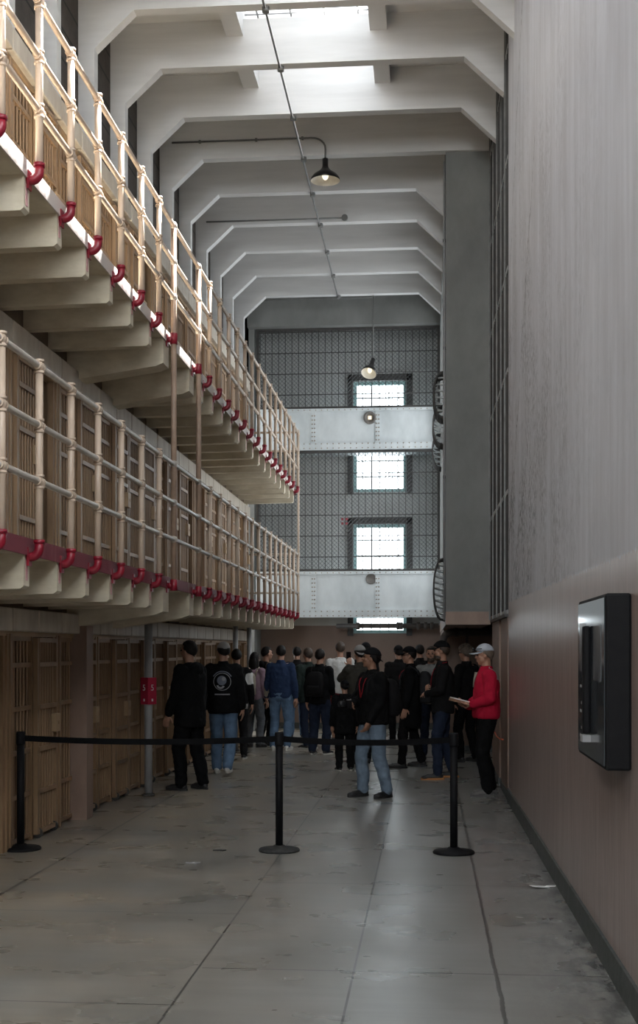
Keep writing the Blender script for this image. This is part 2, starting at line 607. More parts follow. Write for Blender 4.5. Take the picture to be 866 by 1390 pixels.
# far wall with two tall window openings
WX0, WX1 = -1.585, -.456
W1 = (wz(4.91), wz(7.17))
W2 = (wz(2.02), wz(4.25))
fw = MB()
fw.box(-5.4, WX0, FAR, FAR + .3, 0, ZC)
fw.box(WX1, 1.5, FAR, FAR + .3, 0, ZC)
for z0, z1 in ((0, W2[0]), (W2[1], W1[0]), (W1[1], ZC)):
    fw.box(WX0, WX1, FAR, FAR + .3, z0, z1)
struct('wall_far', fw, M['farwall'])
struct('baseboard_far', MB().box(-5.2, .25, FAR - .03, FAR, 0, .13), M['skirting'])
for i, (z0, z1) in enumerate((W2, W1)):
    w = empty('window_%d' % (i + 1), ((WX0 + WX1) / 2, FAR + .1, z0), kind='structure')
    hw, hh = (WX1 - WX0) / 2, z1 - z0
    fr = MB()
    fr.box(-hw, -hw + .07, -.06, .06, 0, hh).box(hw - .07, hw, -.06, .06, 0, hh)
    fr.box(-hw + .07, hw - .07, -.06, .06, 0, .07).box(-hw + .07, hw - .07, -.06, .06, hh - .07, hh)
    fr.build('window_frame', M['teal'], w)
    MB().box(-hw - .12, -hw, -.20, -.10, -.05, hh + .12).box(hw, hw + .12, -.20, -.10, -.05, hh + .12).box(-hw - .12, hw + .12, -.20, -.10, hh, hh + .14).build('surround', M['darkiron'], w)  # added dark trim imitating the dim reveals of the window recess
    mu = MB()
    for k in range(1, 6):
        x = -hw + 2 * hw * k / 6
        mu.box(x - .012, x + .012, -.02, .02, .07, hh - .07)
    for k in range(1, 7):
        z = hh * k / 7
        mu.box(-hw + .07, hw - .07, -.022, .022, z - .013, z + .013)
    mu.build('glazing_bar', M['pipegrey'], w)
    glow_pane(MB().box(-hw + .05, hw - .05, .03, .045, .05, hh - .05).build('pane', M['daylight'], w), 2, M['outerglass'])

def fill_window(name, loc, rz, w_, h_, glow='added_near'):  # out-of-sight window, added only as a light source
    w = empty(name, loc, rz, kind='structure')
    fr = MB().box(-w_ / 2, -w_ / 2 + .08, -.05, .05, 0, h_).box(w_ / 2 - .08, w_ / 2, -.05, .05, 0, h_)
    fr.box(-w_ / 2 + .08, w_ / 2 - .08, -.05, .05, 0, .08).box(-w_ / 2 + .08, w_ / 2 - .08, -.05, .05, h_ - .08, h_)
    fr.build('window_frame', M['teal'], w)
    mu = MB()
    for k in range(1, 5):
        x = -w_ / 2 + w_ * k / 5
        mu.box(x - .012, x + .012, -.02, .02, .08, h_ - .08)
    for k in range(1, 12):
        z = h_ * k / 12
        mu.box(-w_ / 2 + .08, w_ / 2 - .08, -.022, .022, z - .012, z + .012)
    mu.build('glazing_bar', M['pipegrey'], w)
    glow_pane(MB().box(-w_ / 2 + .05, w_ / 2 - .05, .025, .04, .05, h_ - .05).build('pane', M[glow], w), 2, M['outerglass'])


for i, (y0, y1) in enumerate(SIDE_Y):  # added side windows, out of view, to light the top tier and beams
    fill_window('window_%d' % (30 + i), (xr((y0 + y1) / 2) + .25, (y0 + y1) / 2, SIDE_Z[0]), R(-90), y1 - y0, SIDE_Z[1] - SIDE_Z[0])
for i, (y0, y1) in enumerate(SHAFT_W):  # added shaft windows, recessed so their glow stays hidden
    fill_window('window_%d' % (34 + i), (.42, (y0 + y1) / 2, SZ0), R(-90), y1 - y0, SZ1 - SZ0, 'added_shaft')
w = empty('window_38', (-5.36, 25.05, 2.9), kind='structure')  # unseen window added in the passage to light the parapets
glow_pane(MB().box(-.01, .01, -.55, .55, 0, 5.8).build('pane', M['added_passage'], w), 3, M['outerglass'])
fr = MB().box(-.03, .03, -.60, -.55, -.05, 5.85).box(-.03, .03, .55, .60, -.05, 5.85)
for k in range(9):
    fr.box(-.03, .03, -.55, .55, 5.8 * k / 8 - .03, 5.8 * k / 8 + .03)
fr.build('window_frame', M['teal'], w)
for i, x in enumerate((-2.6, -.6)):  # unseen back windows, added to light the beam faces
    fill_window('window_%d' % (40 + i), (x, BACK + .06, 4.6), R(180), 1.7, 4.0)

struct('wall_gallery_blocker', MB().box(-3.70, -3.58, GY, FAR, 0, ZC), M['shaft'])  # added wall that keeps passage light off the far wall
for i in range(len(BEAMS) - 1):
    if BEAMS[i] > BACK and BEAMS[i + 1] < 9.6:
        fill_window('window_%d' % (50 + i), (XL + .06, (BEAMS[i] + .14 + BEAMS[i + 1]) / 2, 7.1), R(90), 1.18, 1.45, 'added_high')  # unseen high windows, added to throw light on the right wall
# ceiling with a skylight opening in every bay up to the third visible beam
SKX0, SKX1 = -2.18, -.68
YS0, YS1 = BACK, 16.06
ce = MB()
ce.box(-5.4, SKX0, BACK - .2, FAR + .3, ZC, ZC + .15)
ce.box(SKX1, 1.6, BACK - .2, FAR + .3, ZC, ZC + .15)
ce.box(SKX0, SKX1, YS1, FAR + .3, ZC, ZC + .15)
struct('ceiling', ce, M['ceilpaint'])
n_sky = 0
for i in range(len(BEAMS) - 1):
    y0, y1 = BEAMS[i] + .14, BEAMS[i + 1]
    # longitudinal joists flank every skylight
    if y1 <= YS1 + .01 and y0 > BACK:
        j = MB().box(SKX0 - .2, SKX0, y0, y1, ZC - .2, ZC)
        struct('skylight_joist', j, M['ceilpaint'])
        j = MB().box(SKX1, SKX1 + .2, y0, y1, ZC - .2, ZC)
        struct('skylight_joist', j, M['ceilpaint'])
        n_sky += 1
        w = empty('window_%d' % (n_sky + 2), ((SKX0 + SKX1) / 2, (y0 + y1) / 2, ZC + .12), kind='structure')
        L = (y1 - y0) / 2 + .07
        b = MB()
        for k in range(9):
            yy = -L + 2 * L * (k + .5) / 9
            b.tube([(-.75, yy, 0), (.75, yy, 0)], .010, 6)
        for k in range(4):
            xx = -.6 + .4 * k
            b.box(xx - .012, xx + .012, -L, L, -.008, .008)
        b.build('bar', M['pipegrey'], w)
        glow_pane(MB().box(-.75, -.02, -L, L, .10, .11).build('frosted_pane', M['skyfrost'], w), 0, M['outerglass'])  # frosted and clear halves are invented to aim sun at the top railing
        glow_pane(MB().box(-.02, .75, -L, L, .10, .11).build('clear_pane', M['skyclear'], w), 0, M['clearglass']) if y0 > 7 else glow_pane(MB().box(-.02, .75, -L, L, .10, .11).build('frosted_pane', M['skyfrost'], w), 0, M['outerglass'])
        MB().box(-.80, -.75, -L, L, -.1, .14).box(.75, .80, -L, L, -.1, .14).build('curb', M['ceilpaint'], w)

# haunched concrete frames: left pilaster, beam, right haunch
for i, y in enumerate(BEAMS):
    xp = -3.60                                   # inner edge of the left pilaster
    if y < WALL_END:
        x1 = xr(y)
    elif y < 17.4:
        x1 = .86
    else:
        x1 = .26
    hl, hz = .43, .40
    poly = [(XL - .1, 6.9), (xp, 6.9), (xp, ZB - hz), (xp + hl, ZB)]
    if abs(y - 17.44) < .1:
        x1 = .9
        poly += [(x1, ZB)]
    else:
        poly += [(x1 - .44, ZB), (x1 + .02, ZB - .44)]
    poly += [(x1 + .02, ZC), (XL - .1, ZC)]
    struct('ceiling_beam', MB().prism(poly, 'y', y, y + .14), M['ceilpaint'])
struct('wall_left_upper', MB().box(XL - .1, XL, BACK, FAR, 6.9, ZC), M['darkpanel'])
# concrete band closing the far end above the screens
struct('wall_far_band', MB().box(-3.7, .247, 25.5, 25.7, gz(8.12), ZC), M['shaft'])

# ------------------------------------------------------------------ cell block
XC = -3.55                     # face of the cells
XE = -2.60                     # edge of the galleries
ENDY = 24.25
LEVELS = (0.0, 2.41, 4.86)     # floor heights of the three tiers
CELL_W, CELL_H = 1.40, 1.83
CELLS_Y0 = 24.20 - 12 * CELL_W

# carcass behind the fronts: back wall, tier slabs, partitions
cb = MB()
cb.box(-5.4, -5.25, BACK, 24.3, 0, 6.9)
for z in (2.03, 4.45, 6.86):
    cb.box(-5.25, XC - .02, BACK, 24.25, z, z + (.38 if z < 6 else .08))
for z in LEVELS:
    for k in range(13):
        y = CELLS_Y0 + k * CELL_W
        cb.box(-5.25, XC - .08, y - .06, y + .06, z, z + 2.03)
cb.box(-5.25, XC, BACK, CELLS_Y0 - .07, 0, 6.9)
struct('wall_left', cb, M['celldark'])
struct('wall_left_end', MB().box(-5.25, XC + .02, 24.26, 24.40, 0, 6.94), M['lintel'])


def cell_proto(is_open):
    """cell front 1.40 wide: local y runs along the corridor, x=0 is the cell face"""
    root = empty('cell_front')
    jb = MB()
    jb.box(-.10, .045, 0, .15, 0, CELL_H)
    jb.box(-.02, .055, .06, .09, 0, CELL_H)
    jb.build('jamb', M['cellpaint'], root)
    st = MB()
    st.box(-.03, .03, .70, .745, 0, CELL_H)
    st.box(-.03, .03, 1.34, 1.40, 0, CELL_H)
    st.build('stile', M['cellpaint'], root)
    g = MB()
    for k in range(6):
        y = .205 + k * .088
        g.tube([(0, y, .03), (0, y, CELL_H)], .013, 8, False)
    for z in (.05, .42, .80, 1.18, 1.56, 1.79):
        g.box(-.012, .022, .15, .70, z - .02, z + .02)
    g.build('fixed_grille', M['cellpaint'], root)
    dy = -.56 if is_open else 0
    dx = .055
    d = MB()
    d.box(dx - .02, dx + .02, .73 + dy, .775 + dy, .04, CELL_H - .03)
    d.box(dx - .02, dx + .02, 1.295 + dy, 1.34 + dy, .04, CELL_H - .03)
    for k in range(6):
        y = .85 + k * .074 + dy
        d.tube([(dx, y, .05), (dx, y, CELL_H - .04)], .013, 8, False)
    for z in (.06, .42, .80, 1.18, 1.56, 1.78):
        d.box(dx - .014, dx + .026, .775 + dy, 1.295 + dy, z - .02, z + .02)
    door = d.build('door', M['cellpaint'], root)
    l = MB().box(dx + .0, dx + .05, 1.20 + dy, 1.335 + dy, .93, 1.10)
    l.tube([(dx + .05, 1.27 + dy, 1.015), (dx + .058, 1.27 + dy, 1.015)], .018, 10)
    bevel(l.build('lock_box', M['lintel'], door), .006)
    for y in (.80, 1.27):
        MB().tube([(dx, y + dy - .02, .045), (dx, y + dy + .02, .045)], .045, 12).build('roller', M['darkiron'], door)
    MB().box(-.05, .04, 0, 1.40, CELL_H - .02, CELL_H + .06).build('lintel', M['lintel'], root)
    for a in (.01, .71):
        c = MB().box(-.02, .10, a, a + .68, CELL_H + .02, CELL_H + .215)
        bevel(c.build('cover_panel', M['cover'], root), .012)
    return root


TIER = ('ground tier', 'middle tier', 'top tier')
ORD = ('first', 'second', 'third', 'fourth', 'fifth', 'sixth', 'seventh', 'eighth', 'ninth', 'tenth', 'eleventh', 'twelfth')
proto = {}
for o in (False, True):
    proto[o] = cell_proto(o)
used = set()
KIDS = {}
for t, z in enumerate(LEVELS):
    for k in range(12):
        is_open = (t, k) in ((1, 1), (1, 2), (2, 1), (0, 1), (2, 5), (1, 7))
        if is_open in used:
            c = copy_tree(proto[is_open])
        else:
            c = proto[is_open]
            used.add(is_open)
        c.location = (XC, CELLS_Y0 + k * CELL_W, z)
        n = 11 - k
        tag(c, 'tan cell front on the %s, door %s, %s from the far wall' % (TIER[t], 'open' if is_open else 'shut', ORD[n]),
            'cell front', 'cell fronts of the ' + TIER[t])

# ground tier: stout post that carries the large bracket
st = MB().box(XC - .03, XC + .17, 12.20, 12.44, 0, 1.93)
struct('pillar_post', st, M['pinkpier'])

# ------------------------------------------------------------------ galleries
POST_Y = [7.96 + .728 * k for k in range(-4, 6)] + [12.29, 13.64] + [13.64 + .70 * k for k in range(1, 15)] + [ENDY - .05]
POLE_Y = (12.29, 13.64)
PX = -2.52
TIERS = ((2.41, (2.79, 3.155, 3.54), 2.33, 'mid'), (4.86, (5.20, 5.55, 5.91), 4.78, 'top'))

for zf, rails, zel, nm in TIERS:
    # walkway
    slab = struct('gallery_slab', MB().box(XC - .02, XE, BACK, ENDY, zf - .09, zf), M['concrete'])
    fs = MB()
    fs.box(XE, XE + .012, BACK, ENDY + .012, zf - .10, zf + .012)
    fs.box(XE - .9, XE + .012, ENDY, ENDY + .012, zf - .10, zf + .012)
    fs.build('slab_edge', M['fascia_' + nm], slab)
    for y in POST_Y + [6.5 - 1.456 - .728 * k for k in range(3)]:
        big = y in POLE_Y
        b = MB()
        if big:
            b.prism([(XE, zf - .09), (XE, zf - .34), (XE - .08, zf - .37), (XC - .02, zf - .50), (XC - .02, zf - .09)], 'y', y - .13, y + .13)
        else:
            b.prism([(XE - .005, zf - .09), (XE - .005, zf - .30), (XE - .03, zf - .32), (XC - .02, zf - .335), (XC - .02, zf - .09)], 'y', y - .055, y + .055)
        bo = b.build('bracket', M['concrete'], slab)
        if y < 22:
            dl = .10 + .12 * random.random()
            MB().box(XE - .006, XE - .001, y - .02, y + .015, zf - .10 - dl, zf - .10).build('paint_drip', M['pinkdrip'], bo)
    # railing
    root = empty('gallery_railing', (PX, 0, zf),
                 label='cream three-rail pipe railing along the %s gallery above red elbows' % ('middle' if nm == 'mid' else 'top'),
                 cat='railing', group='pipe railings of the galleries')
    y0 = BACK + .5
    for rz in rails:
        r = MB().tube([(0, y0, rz - zf), (0, ENDY - .05, rz - zf)], .0215, 12)
        r.tube([(0, ENDY - .05, rz - zf), (-.95, ENDY - .05, rz - zf)], .0215, 12)
        r.build('rail', M['railgrey'] if nm == 'mid' else M['rail'], root)
    top = rails[2] - zf
    for y in POST_Y:
        if y in POLE_Y:
            continue
        p = MB().tube([(0, y, zel - zf + .06), (0, y, top)], .026, 12)
        for rz in rails:
            h = rz - zf
            for dz in (-.04, .035):
                p.tube([(0, y, h + dz - .008), (0, y, h + dz + .008)], .034, 12)
            p.ell((0, y, h), (.034, .04, .036), None, 12, 8)
            for s in (-1, 1):
                p.tube([(0, y + s * .045 - .008, h), (0, y + s * .045 + .008, h)], .030, 12)
        po = p.build('post', M['rail'], root)
        e = MB()
        pts = [(XE - PX, y, zel - zf - .03)]
        for k in range(7):
            a = PI / 2 * k / 6
            pts.append((-.055 + .055 * math.sin(a), y, zel - zf + .025 - .055 * math.cos(a)))
        pts.append((0, y, zel - zf + .065))
        e.tube(pts, .031, 12)
        e.tube([(0, y, zel - zf + .055), (0, y, zel - zf + .08)], .037, 12)
        e.box(XE - PX + .008, XE - PX + .020, y - .035, y + .035, zel - zf - .09, zel - zf + .03)
        e.build('elbow', M['redpaint'], po)

# two long poles tie the galleries together
for y, w in zip(POLE_Y, ('nearest the red numbered post', 'just beyond the other tie pole')):
    root = empty('support_pole', (PX, y, 2.33), label='slim brown pole tying middle railing to top gallery, %s' % w, cat='pole',
                 group='tie poles between the galleries')
    MB().tube([(0, 0, -.0), (0, 0, 5.91 - 2.33)], .029, 12).build('shaft', M['polebrown'], root)
    for zf, rails, zel, nm in TIERS:
        e = MB()
        zz = zel - 2.33
        e.tube([(XE - PX, 0, zz), (0, 0, zz)], .031, 12)
        e.tube([(0, 0, zz - .05), (0, 0, zz + .06)], .037, 12)
        e.box(XE - PX + .008, XE - PX + .020, -.035, .035, zz - .07, zz + .05)
        e.build('fitting', M['redpaint'], root)
        c = MB()
        for rz in rails:
            c.ell((0, 0, rz - 2.33), (.036, .045, .045), None, 12, 8)
        c.build('coupling', M['railgrey'], root)
root = empty('support_pole', (PX, ENDY + .06, 2.33), label='thin cream pole joining both gallery corners at the far end', cat='pole')
MB().tube([(0, 0, 0), (0, 0, 5.91 - 2.33)], .022, 10).build('shaft', M['rail'], root)
c = MB()
for zz in (0.03, 1.21, 2.48, 3.55):
    c.tube([(0, 0, zz - .03), (0, 0, zz + .03)], .03, 10)
c.build('coupling', M['rail'], root)

# ground poles under the middle gallery
for x, y, lab in ((-3.23, 14.3, 'tall grey round post carrying a red numbered box by the cells'),
                  (-3.2, 20.7, 'thin grey post under the gallery above the dark haired visitors'),
                  (-3.2, 22.3, 'thin grey post under the gallery, nearest the far pink wall')):
    root = empty('support_post', (x, y, 0), label=lab, cat='post', group='posts under the middle gallery')
    MB().tube([(0, 0, 0), (0, 0, 2.10)], .046 if y < 15 else .042, 14).build('shaft', M['pipegrey'], root)
    b = MB().lathe([(.05, 0), (.075, 0), (.075, .012), (.052, .03), (.05, .03)], (0, 0, 0), 16)
    b.build('foot_ring', M['darkiron'], root)


def text_mesh(txt, size, depth=.002):
    cu = bpy.data.curves.new('text', 'FONT')
    cu.body = txt
    cu.size = size
    cu.extrude = depth
    cu.align_x = 'CENTER'
    cu.align_y = 'CENTER'
    o = bpy.data.objects.new('text', cu)
    COL.objects.link(o)
    dg = bpy.context.evaluated_depsgraph_get()
    me = bpy.data.meshes.new_from_object(o.evaluated_get(dg))
    bpy.data.objects.remove(o)
    bpy.data.curves.remove(cu)
    return me


# red box with the number 5 on its faces, strapped to the post
root = empty('number_box', (-3.23, 14.3, 1.215), R(-36), label='small red box marked 5 on the grey post', cat='sign')
bx = MB().box(-.066, .066, -.066, .066, -.155, .155)
bevel(bx.build('box', M['redsign'] if 'redsign' in M else pm('red sign enamel', (.42, .015, .05), (.36, .012, .04), 8, .5, bump=.05, world=False), root), .004)
white = M['paper']
for rot, off in ((0, (0, -.068, .035)), (90, (.068, 0, .035)), (180, (0, .068, .035)), (-90, (-.068, 0, .035))):
    me = text_mesh('5', .10)
    me.materials.append(white)
    o = bpy.data.objects.new('numeral', me)
    COL.objects.link(o)
    o.parent = root
    o.location = off
    o.rotation_euler = (R(90), 0, R(rot))
o = MB()
for rot in (0, 90):
    o.box(-.012, .012, -.0685, -.0665, -.12, -.09) if rot == 0 else o.box(.0665, .0685, -.012, .012, -.12, -.09)
o.build('tag_mark', white, root)

# ------------------------------------------------------------------ gun gallery at the far end
GX0, GX1 = -3.55, .243


def girder(z0, z1, lab, hole):
    root = empty('gun_gallery_parapet', (0, GY, z0), label=lab, cat='parapet', group='riveted parapets of the gun gallery')
    h = z1 - z0
    MB().box(GX0, GX1, 0, .05, 0, h).build('plate', M['girder'], root)
    fl = MB().box(GX0, GX1, -.07, 0, 0, .16 if z0 < 3 else .14)
    fl.box(GX0, GX1, -.04, 0, h - .06, h)
    fl.build('flange', M['girder'], root)
    sv = MB()
    rv = MB()
    for x in (-2.35, -1.03):
        MB().box(x - .045, x + .045, -.018, 0, .15, h - .06).build('seam_strip', M['girder'], root)
        k = .2
        while k < h - .1:
            rv.ell((x - .025, -.02, k), (.015, .012, .015), None, 6, 4)
            rv.ell((x + .025, -.02, k), (.015, .012, .015), None, 6, 4)
            k += .085
    x = GX0 + .05
    while x < GX1:
        for z in (.035, .125):
            rv.ell((x, -.072, z), (.013, .012, .013), None, 6, 4)
        rv.ell((x, -.042, h - .03), (.012, .01, .012), None, 6, 4)
        x += .12
    
    tag(rv.build('rivets', M['rust'], root), kind='stuff')
    MB().box(GX0, GX1, 0, FAR - GY, .02, .07).build('deck', M['girder'], root)
    if hole == 'port':
        MB().lathe([(.01, 0), (.10, 0), (.10, -.004), (.11, -.004), (.11, .012), (.01, .006)], (-1.165, -.008, h - .16), 24,
                   Matrix.Rotation(R(-90), 3, 'X')).build('porthole', M['hole'], root)
    else:
        q = Matrix.Rotation(R(90), 3, 'X')
        hs = MB().lathe([(.01, 0), (.13, 0), (.13, .03), (.115, .045), (.09, .045), (.085, .02), (.01, .02)], (-1.19, 0, h - .20), 24, q)
        hp = hs.build('light_housing', M['hole'], root)
        MB().box(-1.19 - .035, -1.19 + .035, -.03, -.022, h - .235, h - .165).build('light_lens', M['bulb'], hp)
    return root


girder(gz(2.33), gz(3.25), 'pale grey riveted parapet with dark round porthole, lower of the two', 'port')
girder(gz(5.67), gz(6.50), 'pale grey riveted parapet with small lit lamp in a round housing', 'lamp')


def screen(z0, z1, lab):
    root = empty('security_screen', (0, GY + .02, z0), label=lab, cat='screen', group='mesh screens of the gun gallery')
    h = z1 - z0
    b = MB()
    x = GX0 + .06
    while x < GX1:
        b.tube([(x, 0, 0), (x, 0, h)], .0085, 6, False)
        x += .138
    z = .30
    while z < h:
        b.box(GX0, GX1, -.012, .004, z - .009, z + .009)
        z += .43
    b.build('bars', M['darkiron'], root)
    w = MB()
    W, pitch, r = GX1 - GX0, .085, .0052
    for s in (1, -1):
        c = -h
        while c < W + h:
            # x = c + s*z clipped to the opening
            zs = sorted(((0 - c) / s, (W - c) / s)) if s == 1 else sorted(((c - W), c))
            a, e = max(0, zs[0]), min(h, zs[1])
            if e - a > .03:
                p0 = (GX0 + (c + s * a), .03, a)
                p1 = (GX0 + (c + s * e), .03, e)
                w.tube([p0, p1], r, 3, False)
            c += pitch
    w.build('wire_mesh', M['greyiron'], root)
    f = MB().box(GX0, GX1, -.02, .05, 0, .05).box(GX0, GX1, -.02, .05, h - .05, h)
    f.box(GX1 - .05, GX1, -.02, .05, .05, h - .05).box(GX0, GX0 + .05, -.02, .05, .05, h - .05)
    f.build('frame', M['darkiron'], root)
    return root


s1 = screen(gz(3.25), gz(5.67), 'dark diamond mesh screen between the two riveted parapets')
screen(gz(6.50), gz(8.12), 'dark diamond mesh screen above the upper parapet under concrete band')
mk = MB()
for dx, dz in ((0, 0), (.09, 0), (0, .09), (.09, .09)):
    mk.box(-1.78 + dx, -1.73 + dx, -.03, -.022, .96 + dz, 1.01 + dz)
mk.build('red_plate', M['redpaint'], s1)

# sooty pipes below the lower parapet and under the shaft
root = empty('pipe', (0, 26.0, 2.18), label='dark horizontal pipe with couplings crossing below the lower riveted parapet', cat='pipe')
MB().tube([(-1.9, 0, 0), (.22, 0, 0)], .05, 12).build('tube', M['pipedark'], root)
c = MB()
for x in (-1.45, -.62, -.55, -.2, -.05, .08):
    c.tube([(x - .035, 0, 0), (x + .035, 0, 0)], .075, 12)
c.build('coupling', M['pipedark'], root)
root = empty('pipe', (0, 20.2, 1.97), label='thick dark bent pipe hanging under the grey shaft', cat='pipe')
pts = [(.24, 0, -.32), (.24, 0, -.14)] + [(.38 - .14 * math.cos(a), 0, -.14 + .14 * math.sin(a)) for a in (R(20), R(45), R(70), R(90))] + [(1.3, 0, .0)]
MB().tube(pts, .062, 14).build('tube', M['pipedark'], root)
c = MB().tube([(.24, 0, -.24), (.24, 0, -.18)], .085, 14).tube([(.42, 0, 0), (.47, 0, 0)], .085, 14)
c.tube([(.62, 0, -.20), (.62, 0, .02)], .02, 8).box(.60, .64, -.02, .02, -.22, .07)
c.build('hanger', M['pipedark'], root)

# window grille beside the near wall
root = empty('window_grille', (0, 0, 2.1), label='tall dark iron bar grille between near wall and grey shaft', cat='grille')
b = MB()
def gx(y): return .905 - (y - 14.2) * .012
for dx, st_ in ((0, .14), (.10, .14)):
    y = WALL_END + .06
    while y < 17.45:
        b.tube([(gx(y) + dx, y, 0), (gx(y) + dx, y, 6.95)], .013, 6, False)
        y += st_
b.build('bars', M['darkiron'], root)
b = MB()
for z in (.02, 1.38, 2.75, 3.9, 5.15, 6.4, 6.9):
    for dx in (0, .10):
        b.hexa([(gx(14.25) + dx - .012, 14.25, z - .025), (gx(14.25) + dx + .012, 14.25, z - .025), (gx(17.45) + dx + .012, 17.45, z - .025), (gx(17.45) + dx - .012, 17.45, z - .025),
                (gx(14.25) + dx - .012, 14.25, z + .025), (gx(14.25) + dx + .012, 14.25, z + .025), (gx(17.45) + dx + .012, 17.45, z + .025), (gx(17.45) + dx - .012, 17.45, z + .025)])
b.build('crossbar', M['pipegrey'], root)
for y in (14.55, 15.2, 15.95, 16.7, 17.40):
    MB().box(gx(y) - .030, gx(y) - .012, y - .012, y + .012, 0, 6.95).build('stile', M['conduit'], root)

# curved climb guards on the side of the shaft
def guard(y0, z0, z1, lab):
    root = empty('climb_guard', (.247, y0, z0), label=lab, cat='guard', group='curved climb guards on the shaft')
    h = z1 - z0
    b = MB()
    for k in range(6):
        y = k * .10
        pts = []
        for j in range(13):
            t = PI * j / 12
            pts.append((-.165 * math.sin(t) ** .7 if 0 < j < 12 else 0, y, h * (.5 - .5 * math.cos(t))))
        b.tube(pts, .015, 6)
    b.build('hoop', M['darkiron'], root)
    n = int(h / .085)
    for i in range(1, n):
        z = h * i / n
        t = math.acos(1 - 2 * i / n)
        w_ = .165 * math.sin(t) ** .7
        r = MB().tube([(-w_ * math.sin(PI * j / 10) ** .6 if 0 < j < 10 else 0, -.03 + .56 * j / 10, z + .035 * math.sin(PI * j / 10)) for j in range(11)], .012, 6)
        r.build('rib', M['girder'], root)  # pale colour stands in for the lit shaft side showing between bars
    p = MB().box(-.012, 0, -.03, .53, 0, h)
    p.build('back_plate', M['girder'], root)
    return root


guard(18.05, 5.02, 5.68, 'barrel shaped guard of curved bars high on grey shaft, topmost in view')
guard(20.58, 5.05, 5.68, 'barrel shaped guard of curved bars high on shaft, middle of the upper three')
guard(23.2, 5.05, 5.68, 'barrel shaped guard of curved bars high on shaft, nearest the far screen')
guard(18.3, 2.12, 3.02, 'barrel shaped guard of curved bars at the foot of grey shaft')
root = empty('conduit', (0, 0, 0), label='pale vertical conduit at the edge of the grey shaft', cat='conduit')
MB().tube([(.225, 17.56, 2.1), (.225, 17.56, 8.5)], .014, 8).build('tube', M['pipegrey'], root)
c = MB()
for z in (2.6, 4.1, 5.9, 7.4):
    c.box(.205, .247, 17.55, 17.58, z - .02, z + .02)
c.build('clip', M['darkiron'], root)

# ------------------------------------------------------------------ ceiling conduits and lamps
root = empty('conduit', (0, 0, 0), label='long grey conduit running under the ceiling beams down the corridor', cat='conduit')
MB().tube([(-1.72, BACK + .3, ZB - .02), (-1.76, 24.6, ZB - .02)], .014, 8).build('tube', M['conduit'], root)
for y in BEAMS:
    MB().tube([(-1.74, y + .07, ZB - .055), (-1.74, y + .07, ZB)], .04, 10).build('junction_box', M['conduit'], root)
root = empty('conduit', (0, 0, 0), label='dark conduit on grey beam ending in an arm over the large lamp', cat='conduit')
yb = BEAMS[17]
pts = [(-3.6, yb - .02, 8.84), (-1.62, yb - .02, 8.84)]
arc = [(-1.62 + .2 * math.sin(a), yb - .02 - .10 * (1 - math.cos(a)), 8.64 + .2 * math.cos(a)) for a in [R(15 * k) for k in range(1, 7)]]
MB().tube(pts + arc + [(-1.42, yb - .12, 8.5)], .013, 8).build('tube', M['conduit'], root)
c = MB()
for x in (-3.2, -2.4, -1.75):
    c.box(x - .015, x + .015, yb - .036, yb, 8.82, 8.86)
c.build('clip', M['conduit'], root)
yb2 = BEAMS[19]
root = empty('conduit', (0, 0, 0), label='dark conduit along a far beam ending at a small round box', cat='conduit')
MB().tube([(-3.6, yb2 - .02, 8.66), (-1.34, yb2 - .02, 8.66)], .013, 8).build('tube', M['conduit'], root)
MB().tube([(-1.34, yb2 - .05, 8.66), (-1.34, yb2, 8.66)], .05, 14).build('junction_box', M['conduit'], root)


def pendant(loc, r, h, lab, tilt=(0, 0), stem=0.0):
    root = empty('pendant_lamp', loc, label=lab, cat='lamp', group='dark metal lamps hanging from the ceiling')
    rot = Matrix.Rotation(R(tilt[0]), 3, 'Y') @ Matrix.Rotation(R(tilt[1]), 3, 'X')
    out = [(.012, 0), (.042, 0), (.042, -.35 * h), (.055, -.45 * h), (.45 * r, -.58 * h), (.80 * r, -.74 * h), (.97 * r, -.90 * h), (r, -h), (.985 * r, -1.01 * h)]
    MB().lathe(out, (0, 0, 0), 32, rot, False).build('lamp_shade', M['lampblack'], root)
    inn = [(.985 * r, -1.01 * h), (.955 * r, -.93 * h), (.78 * r, -.78 * h), (.43 * r, -.63 * h), (.03, -.56 * h)]
    MB().lathe(inn, (0, 0, 0), 32, rot, False).build('inner_reflector', M['lampwhite'], root)
    MB().ell(rot @ Vector((0, 0, -.78 * h)), (.045, .045, .06), None, 14, 8).build('bulb', M['bulb'], root)
    if stem:
        MB().tube([(0, 0, -.02), (0, 0, stem)], .011, 8).build('stem', M['conduit'], root)
    return root


pendant((-1.42, BEAMS[17] - .12, 8.50), .205, .30, 'large dark bell shaped lamp on curved arm below the grey beam')
pendant((-1.06, 24.30, 7.32), .15, .38, 'small tilted lamp hanging in front of the far mesh screen', tilt=(14, -32), stem=1.24)
root = empty('conduit', (0, 0, 0), label='dark conduit along the far concrete band feeding the small lamp', cat='conduit')
MB().tube([(-3.4, 24.5, 8.58), (-1.10, 24.5, 8.58), (-1.06, 24.42, 8.57), (-1.06, 24.30, 8.55)], .012, 8).build('tube', M['conduit'], root)

